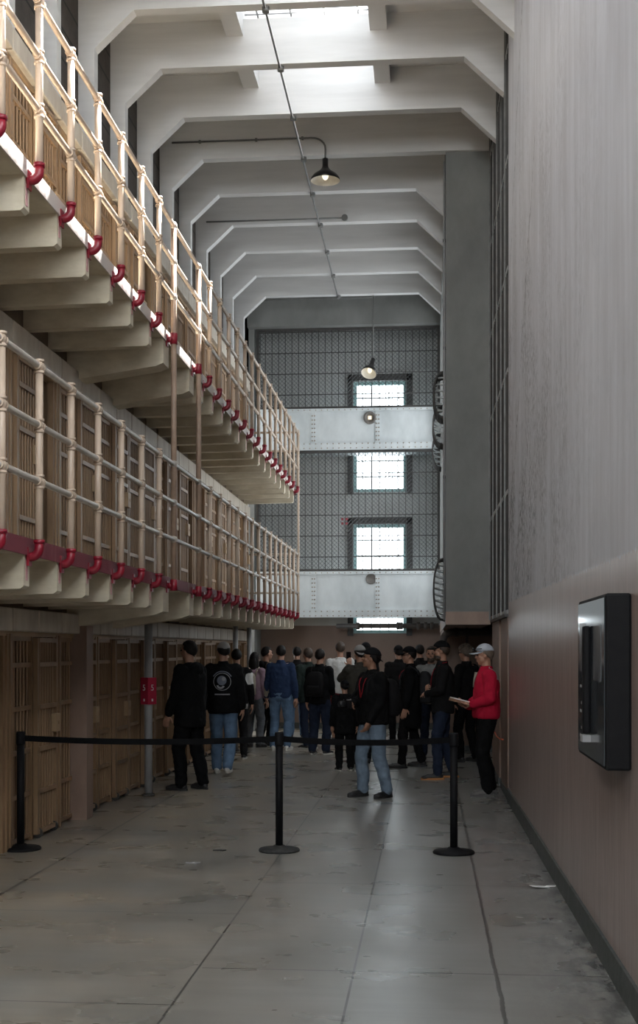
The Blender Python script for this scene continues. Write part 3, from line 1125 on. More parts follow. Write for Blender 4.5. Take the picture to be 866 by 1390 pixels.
# ------------------------------------------------------------------ display case on the near wall
y0, y1 = 6.05, 7.12
root = empty('display_case', (xr(6.58), (y0 + y1) / 2, 1.12), label='black glass fronted display case mounted on the near right wall', cat='display case')
L = (y1 - y0) / 2
bevel(MB().box(-.118, .004, -L, L, 0, .846).build('housing', M['blackmetal'], root), .012)
gl, nt, b = new_mat('dark glossy display glass')
b.inputs['Base Color'].default_value = (.045, .052, .058, 1)
b.inputs['Roughness'].default_value = .10
b.inputs['Specular IOR Level'].default_value = .9
face = MB().box(-.123, -.118, -L + .02, L - .02, .02, .826).build('glass_front', gl, root)
pic = pm('grey printed picture', (.16, .17, .18), (.05, .055, .06), 9, .25, bump=0, world=False)
for q in ((-.42, -.13, .42, .70), (.18, .44, .46, .72)):
    MB().box(-.1245, -.123, *q).build('printed_picture', pic, root)
f = MB()
for k in range(7):
    f.box(-.1245, -.123, .18, .42 - .05 * (k % 3), .10 + .045 * k, .115 + .045 * k)
f.build('printed_caption', M['pipegrey'], root)
h = MB().box(-.160, -.123, -.03, .05, .14, .70)
hs = bevel(h.build('handset', M['blackmetal'], root), .012)
MB().box(-.166, -.123, -.035, .055, .10, .135).build('handset_rest', M['pipegrey'], root)

# ------------------------------------------------------------------ stanchions and belt
def stanchion(px, py, h, lab, dust=False):
    g = ground(px, py)
    root = empty('stanchion', g, label=lab, cat='stanchion', group='black belt stanchions across the corridor')
    MB().lathe([(.01, 0), (.172, 0), (.174, .012), (.165, .022), (.06, .034), (.045, .05), (.01, .05)], (0, 0, 0), 36).build('base', M['dustyblack' if dust else 'blackmetal'], root)
    MB().tube([(0, 0, .03), (0, 0, h - .10)], .0315, 20).build('pole', M['blackmetal'], root)
    hd = MB().lathe([(.01, h - .11), (.036, h - .11), (.038, h - .10), (.038, h - .012), (.034, h), (.01, h)], (0, 0, 0), 24)
    hd.build('belt_head', M['blackmetal'], root)
    return root, g


def belt(root, a, b, z):
    d = b - a
    n = Vector((-d.y, d.x, 0)).normalized() * .0015
    m = MB()
    N = 14
    vs, fs = [], []
    for i in range(N + 1):
        t = i / N
        q = d * t + Vector((0, 0, z - .030 * 4 * t * (1 - t)))
        for s in (-1, 1):
            vs.append(q + n * s + Vector((0, 0, -.025)))
            vs.append(q + n * s + Vector((0, 0, .025)))
    for i in range(N):
        o = i * 4
        for p0, p1 in ((0, 1), (1, 3), (3, 2), (2, 0)):
            fs.append((o + p0, o + p1, o + 4 + p1, o + 4 + p0))
    fs += [(0, 2, 3, 1), (N * 4, N * 4 + 1, N * 4 + 3, N * 4 + 2)]
    m.add(vs, fs)
    m.build('belt', M['belt'], root)


sa, ga = stanchion(28, 1153, 1.0, 'black belt stanchion with round base beside the cell fronts')
sb, gb = stanchion(379, 1155, 1.0, 'black belt stanchion in mid corridor with a dusty base', True)
sc_, gc = stanchion(616, 1158, 1.0, 'black belt stanchion in front of the visitor in red')
belt(sa, ga, gb, .945)
belt(sb, gb, gc, .945)

# scraps on the floor
g = ground(738, 1205)
m = MB()
for k, (dx, dy, a, sx, sy) in enumerate(((-.03, 0, 20, .13, .06), (.05, .02, -15, .07, .05))):
    rot = Matrix.Rotation(R(a), 3, 'Z') @ Matrix.Rotation(R(6 - 9 * k), 3, 'Y')
    m.obox((dx, dy, .009), rot, sx, sy, .004)
tag(m.build('paper_scrap', M['paper'], None, g), 'crumpled white paper scrap on floor by the right wall', 'litter')
for px, py, lab in ((298, 1155, 'dark flattened scrap on the floor left of the middle stanchion'), (262, 1172, 'tiny pale crumb of litter on the floor, nearest the camera')):
    g = ground(px, py)
    m = MB()
    for k in range(3):
        m.obox((.03 * k - .03, .012 * (k % 2), .006), Matrix.Rotation(R(30 * k), 3, 'Z'), .05, .03, .008)
    tag(m.build('litter_scrap', M['darkiron'] if px > 280 else M['pipegrey'], None, g), lab, 'litter')
root = MB()
root.tube([(.875, 14.8, .64), (.868, 15.3, .61), (.862, 15.9, .60), (.862, 16.4, .62)], .008, 6)
tag(root.build('cord', M['orange']), 'orange cord strung across pink piers behind red jacketed visitor', 'cord')

# ------------------------------------------------------------------ people
SPENT = []
LAB = bpy.data.scenes.new('workbench')          # an empty scene to evaluate modifiers in quickly


def fused(mb, name, voxel, smooth=4, folds=0.0, fscale=9.0, seed=0, stretch=(1, 1, .55)):
    """overlapping closed shapes grown into one continuous skin"""
    me = mb.mesh('blank')
    o = bpy.data.objects.new('blank', me)
    LAB.collection.objects.link(o)
    m = o.modifiers.new('fuse', 'REMESH')
    m.mode = 'VOXEL'
    m.voxel_size = voxel
    m.use_smooth_shade = True
    if smooth:
        s = o.modifiers.new('soft', 'SMOOTH')
        s.iterations = smooth
        s.factor = .5
    vl = LAB.view_layers[0]
    vl.update()
    out = bpy.data.meshes.new_from_object(o.evaluated_get(vl.depsgraph))
    LAB.collection.objects.unlink(o)
    SPENT.extend((o, me))
    if folds:
        off = Vector((seed * 7.3, seed * 3.1, seed * 1.7))
        n = len(out.vertices)
        co = [0.0] * (3 * n)
        no = [0.0] * (3 * n)
        out.vertices.foreach_get('co', co)
        out.vertex_normals.foreach_get('vector', no)
        for i in range(n):
            x, y, z = co[3 * i:3 * i + 3]
            p = Vector((x * stretch[0], y * stretch[1], z * stretch[2])) * fscale + off
            d = folds * (noise.noise(p) + .8 * (.45 - abs(noise.noise(p * 1.9 + off))) )
            for k in range(3):
                co[3 * i + k] += no[3 * i + k] * d
        out.vertices.foreach_set('co', co)
    out.polygons.foreach_set('use_smooth', [True] * len(out.polygons))
    out.update()
    return out


def link(name, me, mat, parent=None):
    me.materials.clear()
    me.materials.append(mat)
    o = bpy.data.objects.new(name, me)
    COL.objects.link(o)
    if parent:
        o.parent = parent
    return o


def cloth(name, c, k=.72, rough=.85):
    return pm(name, c, tuple(x * k for x in c), 7, rough, bump=.35, world=False, spec=.12)


SKIN = {'a': pm('skin warm', (.42, .23, .155), (.36, .185, .12), 14, .5, bump=.08, world=False),
        'b': pm('skin tan', (.28, .145, .09), (.23, .115, .07), 14, .5, bump=.08, world=False)}
CL = {k: cloth(k + ' cloth', c) for k, c in {
    'black': (.0055, .0055, .006), 'black2': (.010, .0095, .010), 'navy': (.022, .038, .085), 'jeans': (.12, .19, .29), 'jeans light': (.155, .205, .265),
    'jeans dark': (.017, .024, .044), 'red': (.46, .012, .040), 'white': (.62, .62, .60), 'grey': (.22, .225, .22), 'olive': (.050, .046, .038),
    'green': (.022, .032, .028), 'mauve': (.30, .20, .24), 'beige': (.34, .30, .24), 'charcoal': (.022, .022, .024), 'grey jeans': (.15, .16, .175),
    'redshorts': (.22, .03, .035), 'paleyoke': (.50, .36, .40), 'plum': (.035, .022, .028)}.items()}
M['hairdark'] = pm('dark hair', (.007, .0055, .005), (.013, .010, .008), 40, .6, bump=.5, stretch=(1, 1, .3), world=False, spec=.2)
M['hairbrown'] = pm('brown hair', (.060, .038, .024), (.035, .022, .015), 40, .55, bump=.5, stretch=(1, 1, .3), world=False)
M['hairgrey'] = pm('grey brown hair', (.17, .13, .10), (.10, .075, .055), 40, .55, bump=.5, stretch=(1, 1, .3), world=False)
M['eye'] = pm('dark eye', (.02, .015, .012), (.02, .015, .012), 40, .2, bump=0, world=False)
M['capwhite'] = cloth('pale blue grey cap', (.46, .49, .54), .85)
M['capgrey'] = cloth('grey cap', (.30, .29, .28), .85)
M['capblack'] = cloth('black cap', (.007, .007, .008))
M['shoeblack'] = pm('black shoe', (.014, .014, .015), (.022, .022, .022), 20, .5, bump=.1, world=False)
M['shoegrey'] = pm('grey shoe', (.13, .125, .12), (.10, .098, .095), 20, .7, bump=.2, world=False)
M['shoewhite'] = pm('white shoe', (.62, .61, .58), (.5, .49, .47), 20, .6, bump=.1, world=False)
M['solewhite'] = pm('pale sole', (.55, .54, .5), (.45, .44, .4), 20, .7, bump=.1, world=False)
M['solegum'] = pm('gum sole', (.40, .18, .06), (.33, .15, .05), 20, .7, bump=.1, world=False)


def ik(S, T, a, b, pole):
    S, T = Vector(S), Vector(T)
    d = T - S
    L = min(d.length, (a + b) * .995)
    u = d.normalized()
    x = (a * a - b * b + L * L) / (2 * L)
    h = math.sqrt(max(a * a - x * x, 0))
    p = Vector(pole)
    p = (p - u * p.dot(u)).normalized()
    return S + u * x + p * h, S + u * L


def add_hand(mb, W, d, palm_n, curl, s, side):
    """palm, four unequal fingers with two bends and a thumb off the side of the palm"""
    d = d.normalized()
    n = (palm_n - d * palm_n.dot(d)).normalized()
    lat = d.cross(n).normalized()
    mat = Matrix((lat, d, n)).transposed()
    mb.cap(W - d * .02, W + d * .03, .026, .027)
    mb.ell(W + d * .052, (.042, .054, .017), mat)
    for i, (o, ln) in enumerate(((-.034, .92), (-.0115, 1.0), (.0115, .95), (.034, .76))):
        b0 = W + d * (.088 - .006 * abs(i - 1)) + lat * o
        spread = lat * (o * .9)
        dirs, q = [], b0
        for j, (seg, ang) in enumerate(((.042, curl), (.028, curl * 2.0), (.022, curl * 2.8))):
            dd = (d * math.cos(ang) + n * math.sin(ang) + spread * .8).normalized()
            q2 = q + dd * seg * ln
            mb.cap(q, q2, .0094 - .0007 * j, .0088 - .0007 * j, 10)
            q = q2
    ts = -1 if side > 0 else 1
    t0 = W + d * .022 + lat * (.028 * ts)
    t1 = t0 + (d * .55 + lat * ts * .75 + n * .25).normalized() * .042
    t2 = t1 + (d * .85 + lat * ts * .25 + n * .45).normalized() * .034
    mb.cap(t0, t1, .0125, .0105, 10)
    mb.cap(t1, t2, .0105, .0085, 10)


PEOPLE = []


def person(px, py, H, face, label, skin='a', build=1.0, vox=.008, feet=None, arms=None, head=(0, 0), lean=0.0,
           hair='hairdark', hairstyle='short', cap=None, capback=False, top='black', hem=.80, topvol=1.0, hood=False,
           bottom='jeans', baggy=1.0, shorts=False, shoe='shoeblack', sole='shoeblack', heel=None, beard=False, sleeve=None, fine=False):
    """face: 0 looks down the corridor, 90 to the left, 180 to the camera; head = (turn, tilt) degrees"""
    s = H / 1.75
    seed = len(PEOPLE) + 1
    feet = feet or {1: (.115, .02, 8), -1: (-.115, -.02, -8)}
    arms = arms or {}
    bw = build
    J = {}
    for sd in (1, -1):
        fx, fy, fa = feet[sd]
        lift = heel[1] if heel and heel[0] == sd else 0
        ank = Vector((fx, fy - .03, .085 + lift))
        hip = Vector((.09 * sd * bw, 0, .90))
        kn, ank = ik(hip, ank, .425, .40, (.10 * sd, 1, 0))
        J[sd] = dict(hip=hip, knee=kn, ankle=ank, toe_a=fa, lift=lift)
        S = Vector((.178 * sd * (.5 + .5 * bw), -.005 + lean * .45, 1.405))
        a = arms.get(sd, {})
        T = a.get('to', (.255 * sd * (.5 + .5 * bw), .05, .80))
        pole = a.get('pole', (.35 * sd, -1, -.2))
        el, wr_ = ik(S, T, .285, .255, pole)
        J[sd].update(sh=S, el=el, wr=wr_, hd=Vector(a['dir']) if 'dir' in a else (wr_ - el), pn=Vector(a.get('palm', (-sd, .2, 0))), curl=a.get('curl', R(16)))
    neck = Vector((0, -.01 + lean * .5, 1.455))
    hc = Vector((0, .025 + lean * .62, 1.628))
    rot = Matrix.Rotation(R(head[0]), 3, 'Z') @ Matrix.Rotation(R(head[1]), 3, 'X')

    def hp(x, y, z):
        return hc + rot @ Vector((x, y, z))

    # --- the body, one continuous skin
    b = MB()
    for sd in (1, -1):
        j = J[sd]
        b.cap(j['hip'], j['knee'], .074, .050)
        b.cap(j['knee'], j['knee'].lerp(j['ankle'], .35), .048, .049)
        b.cap(j['knee'].lerp(j['ankle'], .35), j['ankle'], .049, .034)
        fr = Matrix.Rotation(R(-j['toe_a']), 3, 'Z')
        b.cap(j['ankle'] + Vector((0, 0, -.04)), j['ankle'] + fr @ Vector((0, .12, -.055 - j['lift'] * .6)), .034, .026)
        b.cap(j['sh'], j['el'], .048, .036)
        b.cap(j['el'], j['wr'], .037, .025)
        add_hand(b, j['wr'], j['hd'], j['pn'], j['curl'], s, sd)
        b.cap((0, lean * .4, 1.38), j['sh'], .07, .055)
    b.loft([(.84, .10, .08, 0), (.90, .145 * bw, .10, 0), (.98, .15 * bw, .10, 0), (1.08, .132 * bw, .095, lean * .1), (1.2, .145 * bw, .105, lean * .25),
            (1.32, .155, .105, lean * .38), (1.42, .12, .08, lean * .45), (1.46, .06, .055, lean * .5)])
    b.cap(neck - Vector((0, 0, .05)), hp(0, -.015, -.06), .056, .052)
    b.ell(hp(0, -.012, .025), (.074, .092, .092), rot)
    b.ell(hp(0, .012, -.035), (.064, .074, .078), rot)
    b.ell(hp(0, .048, -.088), (.034, .030, .026), rot)
    b.ell(hp(0, .070, -.052), (.026, .020, .020), rot)
    b.cap(hp(0, .080, .020), hp(0, .096, -.022), .008, .0135)
    for q in (1, -1):
        b.ell(hp(.014 * q, .086, -.024), (.010, .010, .008), rot)
        b.ell(hp(.030 * q, .072, .030), (.026, .016, .010), rot)
        b.ell(hp(.040 * q, .058, -.022), (.024, .022, .024), rot)
        b.ell(hp(.074 * q, -.008, -.005), (.011, .020, .032), rot)
    b.ell(hp(0, .083, -.052), (.021, .010, .006), rot)
    b.ell(hp(0, .082, -.064), (.018, .010, .007), rot)
    me = fused(b, 'person', vox, 2)
    root = link('person', me, SKIN[skin])
    g = ground(px, py) if px is not None else Vector((0, 0, 0))
    root.location = g
    root.rotation_euler = (0, 0, R(face))
    root.scale = (s, s, s)
    tag(root, label, 'person', 'visitors in the corridor')
    for q in (1, -1):
        e = MB().ell(hp(.031 * q, .0815, .008), (.014, .010, .009), rot, 10, 6)
        link('eye', e.mesh('eye'), M['eye'], root)
        e = MB().tube([hp(.016 * q, .093, .033), hp(.032 * q, .090, .039), hp(.050 * q, .076, .034)], [.004, .005, .003], 6)
        link('eyebrow', e.mesh('eyebrow'), M[hair], root)

    # --- trousers
    t = MB()
    for sd in (1, -1):
        j = J[sd]
        hem_p = j['ankle'] + Vector((0, 0, -.025))
        kb = j['knee'] + Vector((0, .006, 0))
        t.cap(j['hip'] + Vector((0, 0, -.02)), j['hip'].lerp(kb, .5), .098 * (.4 + .6 * bw), .083 * baggy)
        t.cap(j['hip'].lerp(kb, .5), kb, .083 * baggy, .068 * baggy)
        if not shorts:
            mid = kb.lerp(hem_p, .45) + Vector((0, -.012, 0))
            t.cap(kb, mid, .068 * baggy, .066 * baggy)
            t.cap(mid, hem_p + Vector((0, 0, .03)), .066 * baggy, .058 * baggy)
        else:
            t.cap(kb, kb + Vector((0, 0, -.02)), .078, .080)
    t.loft([(.82, .10 * bw, .085, 0), (.88, .162 * bw, .118, -.008), (.95, .165 * bw, .118, -.010), (1.02, .158 * bw, .108, 0), (1.06, .15 * bw, .1, 0)])
    link('trousers' if not shorts else 'shorts', fused(t, 'trousers', .010, 3, .012, 11, seed, (1, 1, 1.1)), CL[bottom], root)

    # --- jacket or shirt
    k = MB()
    tv = topvol
    for sd in (1, -1):
        j = J[sd]
        k.cap(j['sh'] + Vector((-.01 * sd, 0, -.012)), j['el'], .073 * tv, .060 * tv)
        if sleeve != 'short':
            k.cap(j['el'], j['wr'].lerp(j['el'], .10), .060 * tv, .044 * tv)
        k.cap((0, lean * .42, 1.37), j['sh'] + Vector((0, 0, -.015)), .085 * tv, .070 * tv)
    k.loft([(hem, .170 * bw * tv, .128 * tv, -.002), (hem + .03, .180 * bw * tv, .136 * tv, 0), (.98, .178 * bw * tv, .135 * tv, lean * .05),
            (1.08, .174 * bw * tv, .130 * tv, lean * .12), (1.2, .184 * (.4 + .6 * bw) * tv, .134 * tv, lean * .25), (1.31, .190 * tv, .130 * tv, lean * .36),
            (1.40, .150 * tv, .105 * tv, lean * .44), (1.445, .085, .080, lean * .48), (1.475, .072, .072, lean * .5)])
    if hood:
        k.ell((0, -.095 + lean * .45, 1.425), (.120, .062, .075))
        k.cap((-.085, -.03 + lean * .45, 1.455), (.085, -.03 + lean * .45, 1.455), .042, .042)
    elif sleeve != 'short':
        k.lathe([(.04, 1.44), (.072, 1.44), (.068, 1.505), (.04, 1.505)], (0, -.006 + lean * .5, 0), 20)
    jm = fused(k, 'jacket', .010, 3, .013, 9, seed + .4, (1, 1, .8))
    jk = link('shirt' if sleeve == 'short' else 'jacket', jm, CL[top], root)

    # --- shoes
    for sd in (1, -1):
        j = J[sd]
        fr = Matrix.Rotation(R(-j['toe_a']), 3, 'Z')
        if j['lift'] > .05:
            fr = fr @ Matrix.Rotation(R(-38), 3, 'X')
        A = j['ankle'] + Vector((0, 0, -.085 + (0 if not j['lift'] else .0)))
        m = MB()
        def fp(x, y, z):
            return A + fr @ Vector((x, y, z))
        m.ell(fp(0, -.025, .045), (.040, .050, .042), fr)
        m.cap(fp(0, -.02, .055), fp(0, .02, .085), .040, .038)
        m.cap(fp(0, 0, .042), fp(.004 * sd, .13, .035), .040, .036)
        m.ell(fp(.004 * sd, .155, .030), (.046, .058, .028), fr)
        so = link('shoe', fused(m, 'shoe', .008, 2), M[shoe], root)
        q = MB()
        n = 20
        out = []
        for i in range(n):
            a = 2 * PI * i / n
            y = .065 + .150 * math.sin(a)
            w = .044 + .008 * math.sin(a)
            out.append((w * math.cos(a) + .003 * sd, y))
        vs = [fp(x, y, .0) for x, y in out] + [fp(x, y, .026) for x, y in out]
        q.add(vs, [(i, (i + 1) % n, n + (i + 1) % n, n + i) for i in range(n)] + [tuple(range(n))[::-1], tuple(range(n, 2 * n))])
        link('sole', q.mesh('sole'), M[sole], so)

    # --- hair and hat
    def shell(keep, r_on, r_off, c, rad, nz=0.0):
        mm = MB().ell((0, 0, 0), (1, 1, 1), None, 36, 24)
        out = []
        for v in mm.v:
            d = Vector(v)
            kx = keep(d)
            rr = r_off + (r_on - r_off) * kx
            if nz and kx > .3:
                rr += nz * (noise.noise(d * 6 + Vector((seed, 0, 0))) + .6 * noise.noise(d * 15 + Vector((seed, 5, 0))))
            out.append(hc + rot @ (Vector(c) + Vector((d.x * rad[0], d.y * rad[1], d.z * rad[2])) * rr))
        mm.v = out
        return mm
    sm = lambda x, a, c: max(0., min(1., (x - a) / (c - a)))
    if hairstyle != 'none':
        def keep(d):
            front = sm(d.z, .42, .56) if d.y > .25 else sm(d.z - (d.y + .35) * .75, -.62, -.45)
            return front
        hm = shell(keep, 1.12 if hairstyle != 'curly' else 1.26, .80, (0, -.012, .022), (.076, .094, .096), .07 if hairstyle != 'curly' else .16)
        if hairstyle == 'long':
            hm.ell(hp(0, -.075, -.09), (.085, .050, .17), rot)
            for q in (1, -1):
                hm.ell(hp(.070 * q, -.02, -.10), (.026, .045, .14), rot)
        if hairstyle == 'bun':
            hm.ell(hp(0, -.105, .05), (.045, .045, .045), rot)
        link('hair', hm.mesh('hair'), M[hair], root)
    if hairstyle == 'curly':
        cm = MB()
        rnd = random.Random(seed)
        for i in range(70):
            a, z = rnd.uniform(0, 2 * PI), rnd.uniform(-.1, 1)
            x, y = math.cos(a) * math.sqrt(1 - z * z), math.sin(a) * math.sqrt(1 - z * z)
            if y > .35 and z < .45:
                continue
            cm.ell(hp(x * .09, y * .105 - .012, z * .112 + .022), (.022, .022, .022), None, 8, 6)
        link('curls', cm.mesh('curls'), M[hair], root)
    if beard:
        bm_ = MB().ell(hp(0, .030, -.082), (.062, .062, .052), rot).ell(hp(0, .082, -.043), (.028, .010, .006), rot)
        link('beard', fused(bm_, 'beard', .007, 2, .006, 40, seed), M[hair], root)
    if cap:
        cr = rot @ (Matrix.Rotation(PI, 3, 'Z') if capback else Matrix.Identity(3))
        cmesh = shell(lambda d: sm(d.z - d.y * (.10 if not capback else -.02), .16, .24), 1.20, .78, (0, -.010, .024), (.076, .094, .094))
        co = link('cap', cmesh.mesh('cap'), M[cap], root)
        br = MB()
        n = 14
        top_, bot = [], []
        for i in range(n + 1):
            a = PI * i / n
            for rr, dst in ((.082, 0), (.082, 1)):
                pass
            xo, yo = .078 * math.cos(a), .070 + (.088 if not capback else .058) * math.sin(a) ** .8
            xi, yi = .078 * math.cos(a), .055 * math.sin(a)
            sag = -.020 * (math.cos(a) ** 2) - (.012 if not capback else .055) * (math.sin(a))
            top_.append((xi, yi, .044)); bot.append((xo, yo, .044 + sag))
        vs = []
        for (a_, b_) in zip(top_, bot):
            for th in (0, -.005):
                for q in (a_, b_):
                    vs.append(hc + cr @ Vector((q[0], q[1] + (.012 if not capback else .02), q[2] + th)))
        fs = []
        for i in range(n):
            o = i * 4
            fs += [(o, o + 1, o + 5, o + 4), (o + 2, o + 6, o + 7, o + 3), (o + 1, o + 3, o + 7, o + 5), (o, o + 4, o + 6, o + 2)]
        br.add(vs, fs, True)
        link('brim', br.mesh('brim'), M[cap], co)
    P = dict(root=root, J=J, s=s, face=R(face), g=g, jacket=jk, hp=hp, hc=hc, rot=rot)
    PEOPLE.append(P)
    return P


def to_world(P, v):
    return P['g'] + Matrix.Rotation(P['face'], 3, 'Z') @ (Vector(v) * P['s'])


def attach(P, name, mb, mat, parent=None):
    """clothing extras as children of the person, in the person's own frame"""
    me = mb.mesh(name)
    o = link(name, me, mat, parent or P['root'])
    return o


def carried(P, name, mb, mat, label, cat):
    """a thing somebody wears or holds stays top-level; built in the person's frame"""
    o = mb.build(name, mat)
    o.location = P['g']
    o.rotation_euler = (0, 0, P['face'])
    o.scale = (P['s'],) * 3
    tag(o, label, cat)
    return o


def surface(P, x, z, sign=-1):
    """depth of the jacket surface straight behind (-1) or in front (+1) of the person"""
    if 'bvh' not in P:
        me = P['jacket'].data
        P['bvh'] = BVHTree.FromPolygons([v.co for v in me.vertices], [p.vertices for p in me.polygons])
    h = P['bvh'].ray_cast(Vector((x, sign * 1.0, z)), Vector((0, -sign, 0)))
    return h[0].y if h[0] else sign * .13


def backpack(P, mat, label, w=.30, h=.42, d=.15, z=1.17, side=0):
    m = MB()
    y = surface(P, 0, z)
    m.loft([(z - h / 2, w * .42, d * .40, y - d * .45, side), (z - h / 2 + .03, w * .5, d * .5, y - d * .47, side), (z, w * .5, d * .55, y - d * .5, side),
            (z + h / 2 - .08, w * .47, d * .46, y - d * .42, side), (z + h / 2 - .02, w * .36, d * .32, y - d * .34, side), (z + h / 2, w * .18, d * .18, y - d * .3, side)], 26, 3.2)
    o = carried(P, 'backpack', m, mat, label, 'backpack')
    q = MB().loft([(z - h * .40, w * .30, .02, y - d * .98, side), (z - h * .36, w * .38, .032, y - d * 1.0, side), (z - .06, w * .38, .032, y - d * 1.02, side), (z - .02, w * .34, .018, y - d * .98, side)], 20, 3)
    q.build('pocket', mat, o)
    st = MB()
    for sd in (1, -1):
        pts = []
        for zz in (z + h / 2 - .06, 1.40, 1.44):
            pts.append((.11 * sd, surface(P, .11 * sd, min(zz, 1.40)) - .012 if zz < 1.42 else 0.0, zz if zz < 1.42 else 1.472))
        for zz in (1.36, 1.26, 1.14):
            pts.append((.12 * sd, surface(P, .12 * sd, zz, 1) + .010, zz))
        st.tube(pts, .016, 8)
    st.build('strap', mat, o)
    return o


def lanyard(P, mat, badge=True):
    m = MB()
    for sd in (1, -1):
        pts = [(.055 * sd, -.05, 1.485), (.072 * sd, 0.0, 1.475)]
        for t in (.15, .4, .7, 1):
            x, z = .07 * sd * (1 - t) + .006 * sd, 1.43 - .26 * t
            pts.append((x, surface(P, x, z, 1) + .008, z))
        m.tube(pts, .0045, 6)
    o = attach(P, 'lanyard', m, mat)
    if badge:
        y = surface(P, 0, 1.12, 1) + .012
        b = MB().box(-.032, .032, y, y + .008, 1.06, 1.16)
        b.build('badge', M['pipegrey'], o)
    return o


M['lanyardred'] = cloth('red lanyard', (.34, .02, .03))
down = lambda sd, y=.05, z=.80, x=.26: {'to': (x * sd, y, z)}

# 1 - left: black hoodie, turned to the cells
P = person(258, 1072, 1.80, 62, 'person in black hoodie and loose black trousers facing the cells, nearest the red numbered post',
           top='black', hood=True, bottom='black', baggy=1.18, topvol=1.12, hem=.74, build=1.06, feet={1: (.13, -.06, 10), -1: (-.12, .06, -8)},
           arms={1: down(1), -1: {'to': (-.24, .13, .88)}}, hairstyle='short', sole='shoeblack')
# 2 - black jacket with round emblem, walking away
P2 = person(303, 1052, 1.79, 4, 'person walking away in black jacket with a pale round back emblem and blue jeans',
            top='black', bottom='jeans', baggy=1.12, topvol=1.12, hem=.82, build=1.04, feet={1: (.075, -.16, 4), -1: (-.10, .20, -4)}, heel=(1, .05),
            cap='capgrey', capback=False, shoe='shoewhite', sole='solewhite', head=(20, 0))
# 3 - dark jacket over white top
P3 = person(321, 1030, 1.70, 10, 'person in dark jacket over a white top, half hidden behind the emblem jacket', top='black2', bottom='charcoal', sole='solewhite', hair='hairdark', hem=.86)
# 4 - mauve top and pale bag
P4 = person(345, 1014, 1.64, -25, 'person in mauve top and grey jeans with a beige backpack', top='mauve', bottom='grey jeans', hairstyle='long', baggy=1.1, hem=.88)
# 5 - black hooded coat, face turned right
P5 = person(361, 1012, 1.74, -60, 'person in long black hooded coat looking right beside the navy jacket', top='black', hood=True, bottom='black2', hem=.66, topvol=1.08, feet={1: (.1, .05, 8), -1: (-.1, -.05, -8)})
# 6 - navy jacket
P6 = person(381, 1018, 1.76, -6, 'person seen from behind in navy jacket, blue jeans and white shoes', top='navy', bottom='jeans', shoe='shoewhite', sole='solewhite', hem=.88, build=1.05, head=(12, 0), baggy=1.05)
# 7
P7 = person(403, 1002, 1.74, 6, 'person in black jacket and bright blue jeans, just behind the navy jacket', top='black2', bottom='jeans', hem=.84, sole='solewhite')
# 8
P8 = person(420, 1016, 1.72, 34, 'person in dark green jacket stooping a little beside the middle stanchion', top='green', bottom='jeans dark', hem=.80, topvol=1.1, sole='solewhite', hair='hairbrown', lean=.06,
            feet={1: (.12, .06, 8), -1: (-.11, -.06, -8)})
# 9
P9 = person(434, 1024, 1.70, -18, 'person in black jacket and dark jeans standing left of the white shirt', top='black', bottom='jeans dark', baggy=1.15, hem=.84, hair='hairdark', sole='solewhite',
            arms={1: {'to': (.14, .24, 1.0)}, -1: down(-1)})
# 10 - white shirt
P10 = person(462, 1008, 1.83, 8, 'person in white short sleeved shirt and red shorts seen from behind', top='white', bottom='redshorts', sleeve='short', shorts=True, hem=.86, hair='hairbrown', build=1.02, topvol=1.04)
# 11 - phone
P11 = person(489, 1036, 1.75, 24, 'person in olive jacket and cap raising a phone behind the foreground visitor', top='olive', bottom='black2', cap='capgrey', capback=True, hem=.82, topvol=1.1,
             arms={-1: {'to': (-.06, .30, 1.44), 'pole': (-.8, -.2, -1), 'dir': (.05, .25, 1), 'palm': (.2, 1, 0), 'curl': R(20)}, 1: down(1)})
# 12
P12 = person(497, 1002, 1.82, 30, 'tall person in black cap mostly hidden behind the raised phone', top='black2', bottom='black', cap='capblack', hem=.8)
# 14 - child
P14 = person(468, 1046, 1.26, 14, 'child in black hooded coat standing left of the foreground visitor', top='black', hood=True, bottom='black', hem=.72, topvol=1.18, baggy=1.15, sole='solewhite', hairstyle='short', cap='capblack', capback=True)
# 13 - foreground visitor with camera
P13 = person(506, 1082, 1.71, 122, 'person in black hoodie and pale jeans with red lanyard and backward cap', skin='b', top='black', hood=False, bottom='jeans light', baggy=1.12, topvol=1.15, hem=.86, build=1.12,
             cap='capblack', capback=True, head=(-34, 10), vox=.005, feet={1: (.13, .09, -4), -1: (-.13, -.09, -14)},
             arms={1: {'to': (.02, .27, 1.10), 'pole': (.8, -.6, -.6), 'palm': (-.3, -.6, .4), 'curl': R(30)}, -1: {'to': (-.17, .15, .90), 'pole': (-.7, -1, 0), 'dir': (.3, .2, -1), 'curl': R(24)}})
# 15 - sunglasses and dark coat
P15 = person(557, 1042, 1.73, 84, 'person in long dark coat, black cap and glasses behind the foreground visitor', top='black', bottom='black2', hem=.58, topvol=1.12, cap='capblack', head=(10, 0), hair='hairdark',
             feet={1: (.13, -.12, 6), -1: (-.13, .14, -6)})
# 16
P16 = person(541, 1008, 1.76, 10, 'person in dark hat far behind the glasses and black cap', top='black2', bottom='black', cap='capblack')
# 17 - bearded, grey shirt
P17 = person(585, 1030, 1.74, 190, 'bearded person in grey shirt facing the camera beside the black cap', top='grey', bottom='jeans dark', hair='hairbrown', beard=True, head=(-18, 0), sleeve='short', hem=.86)
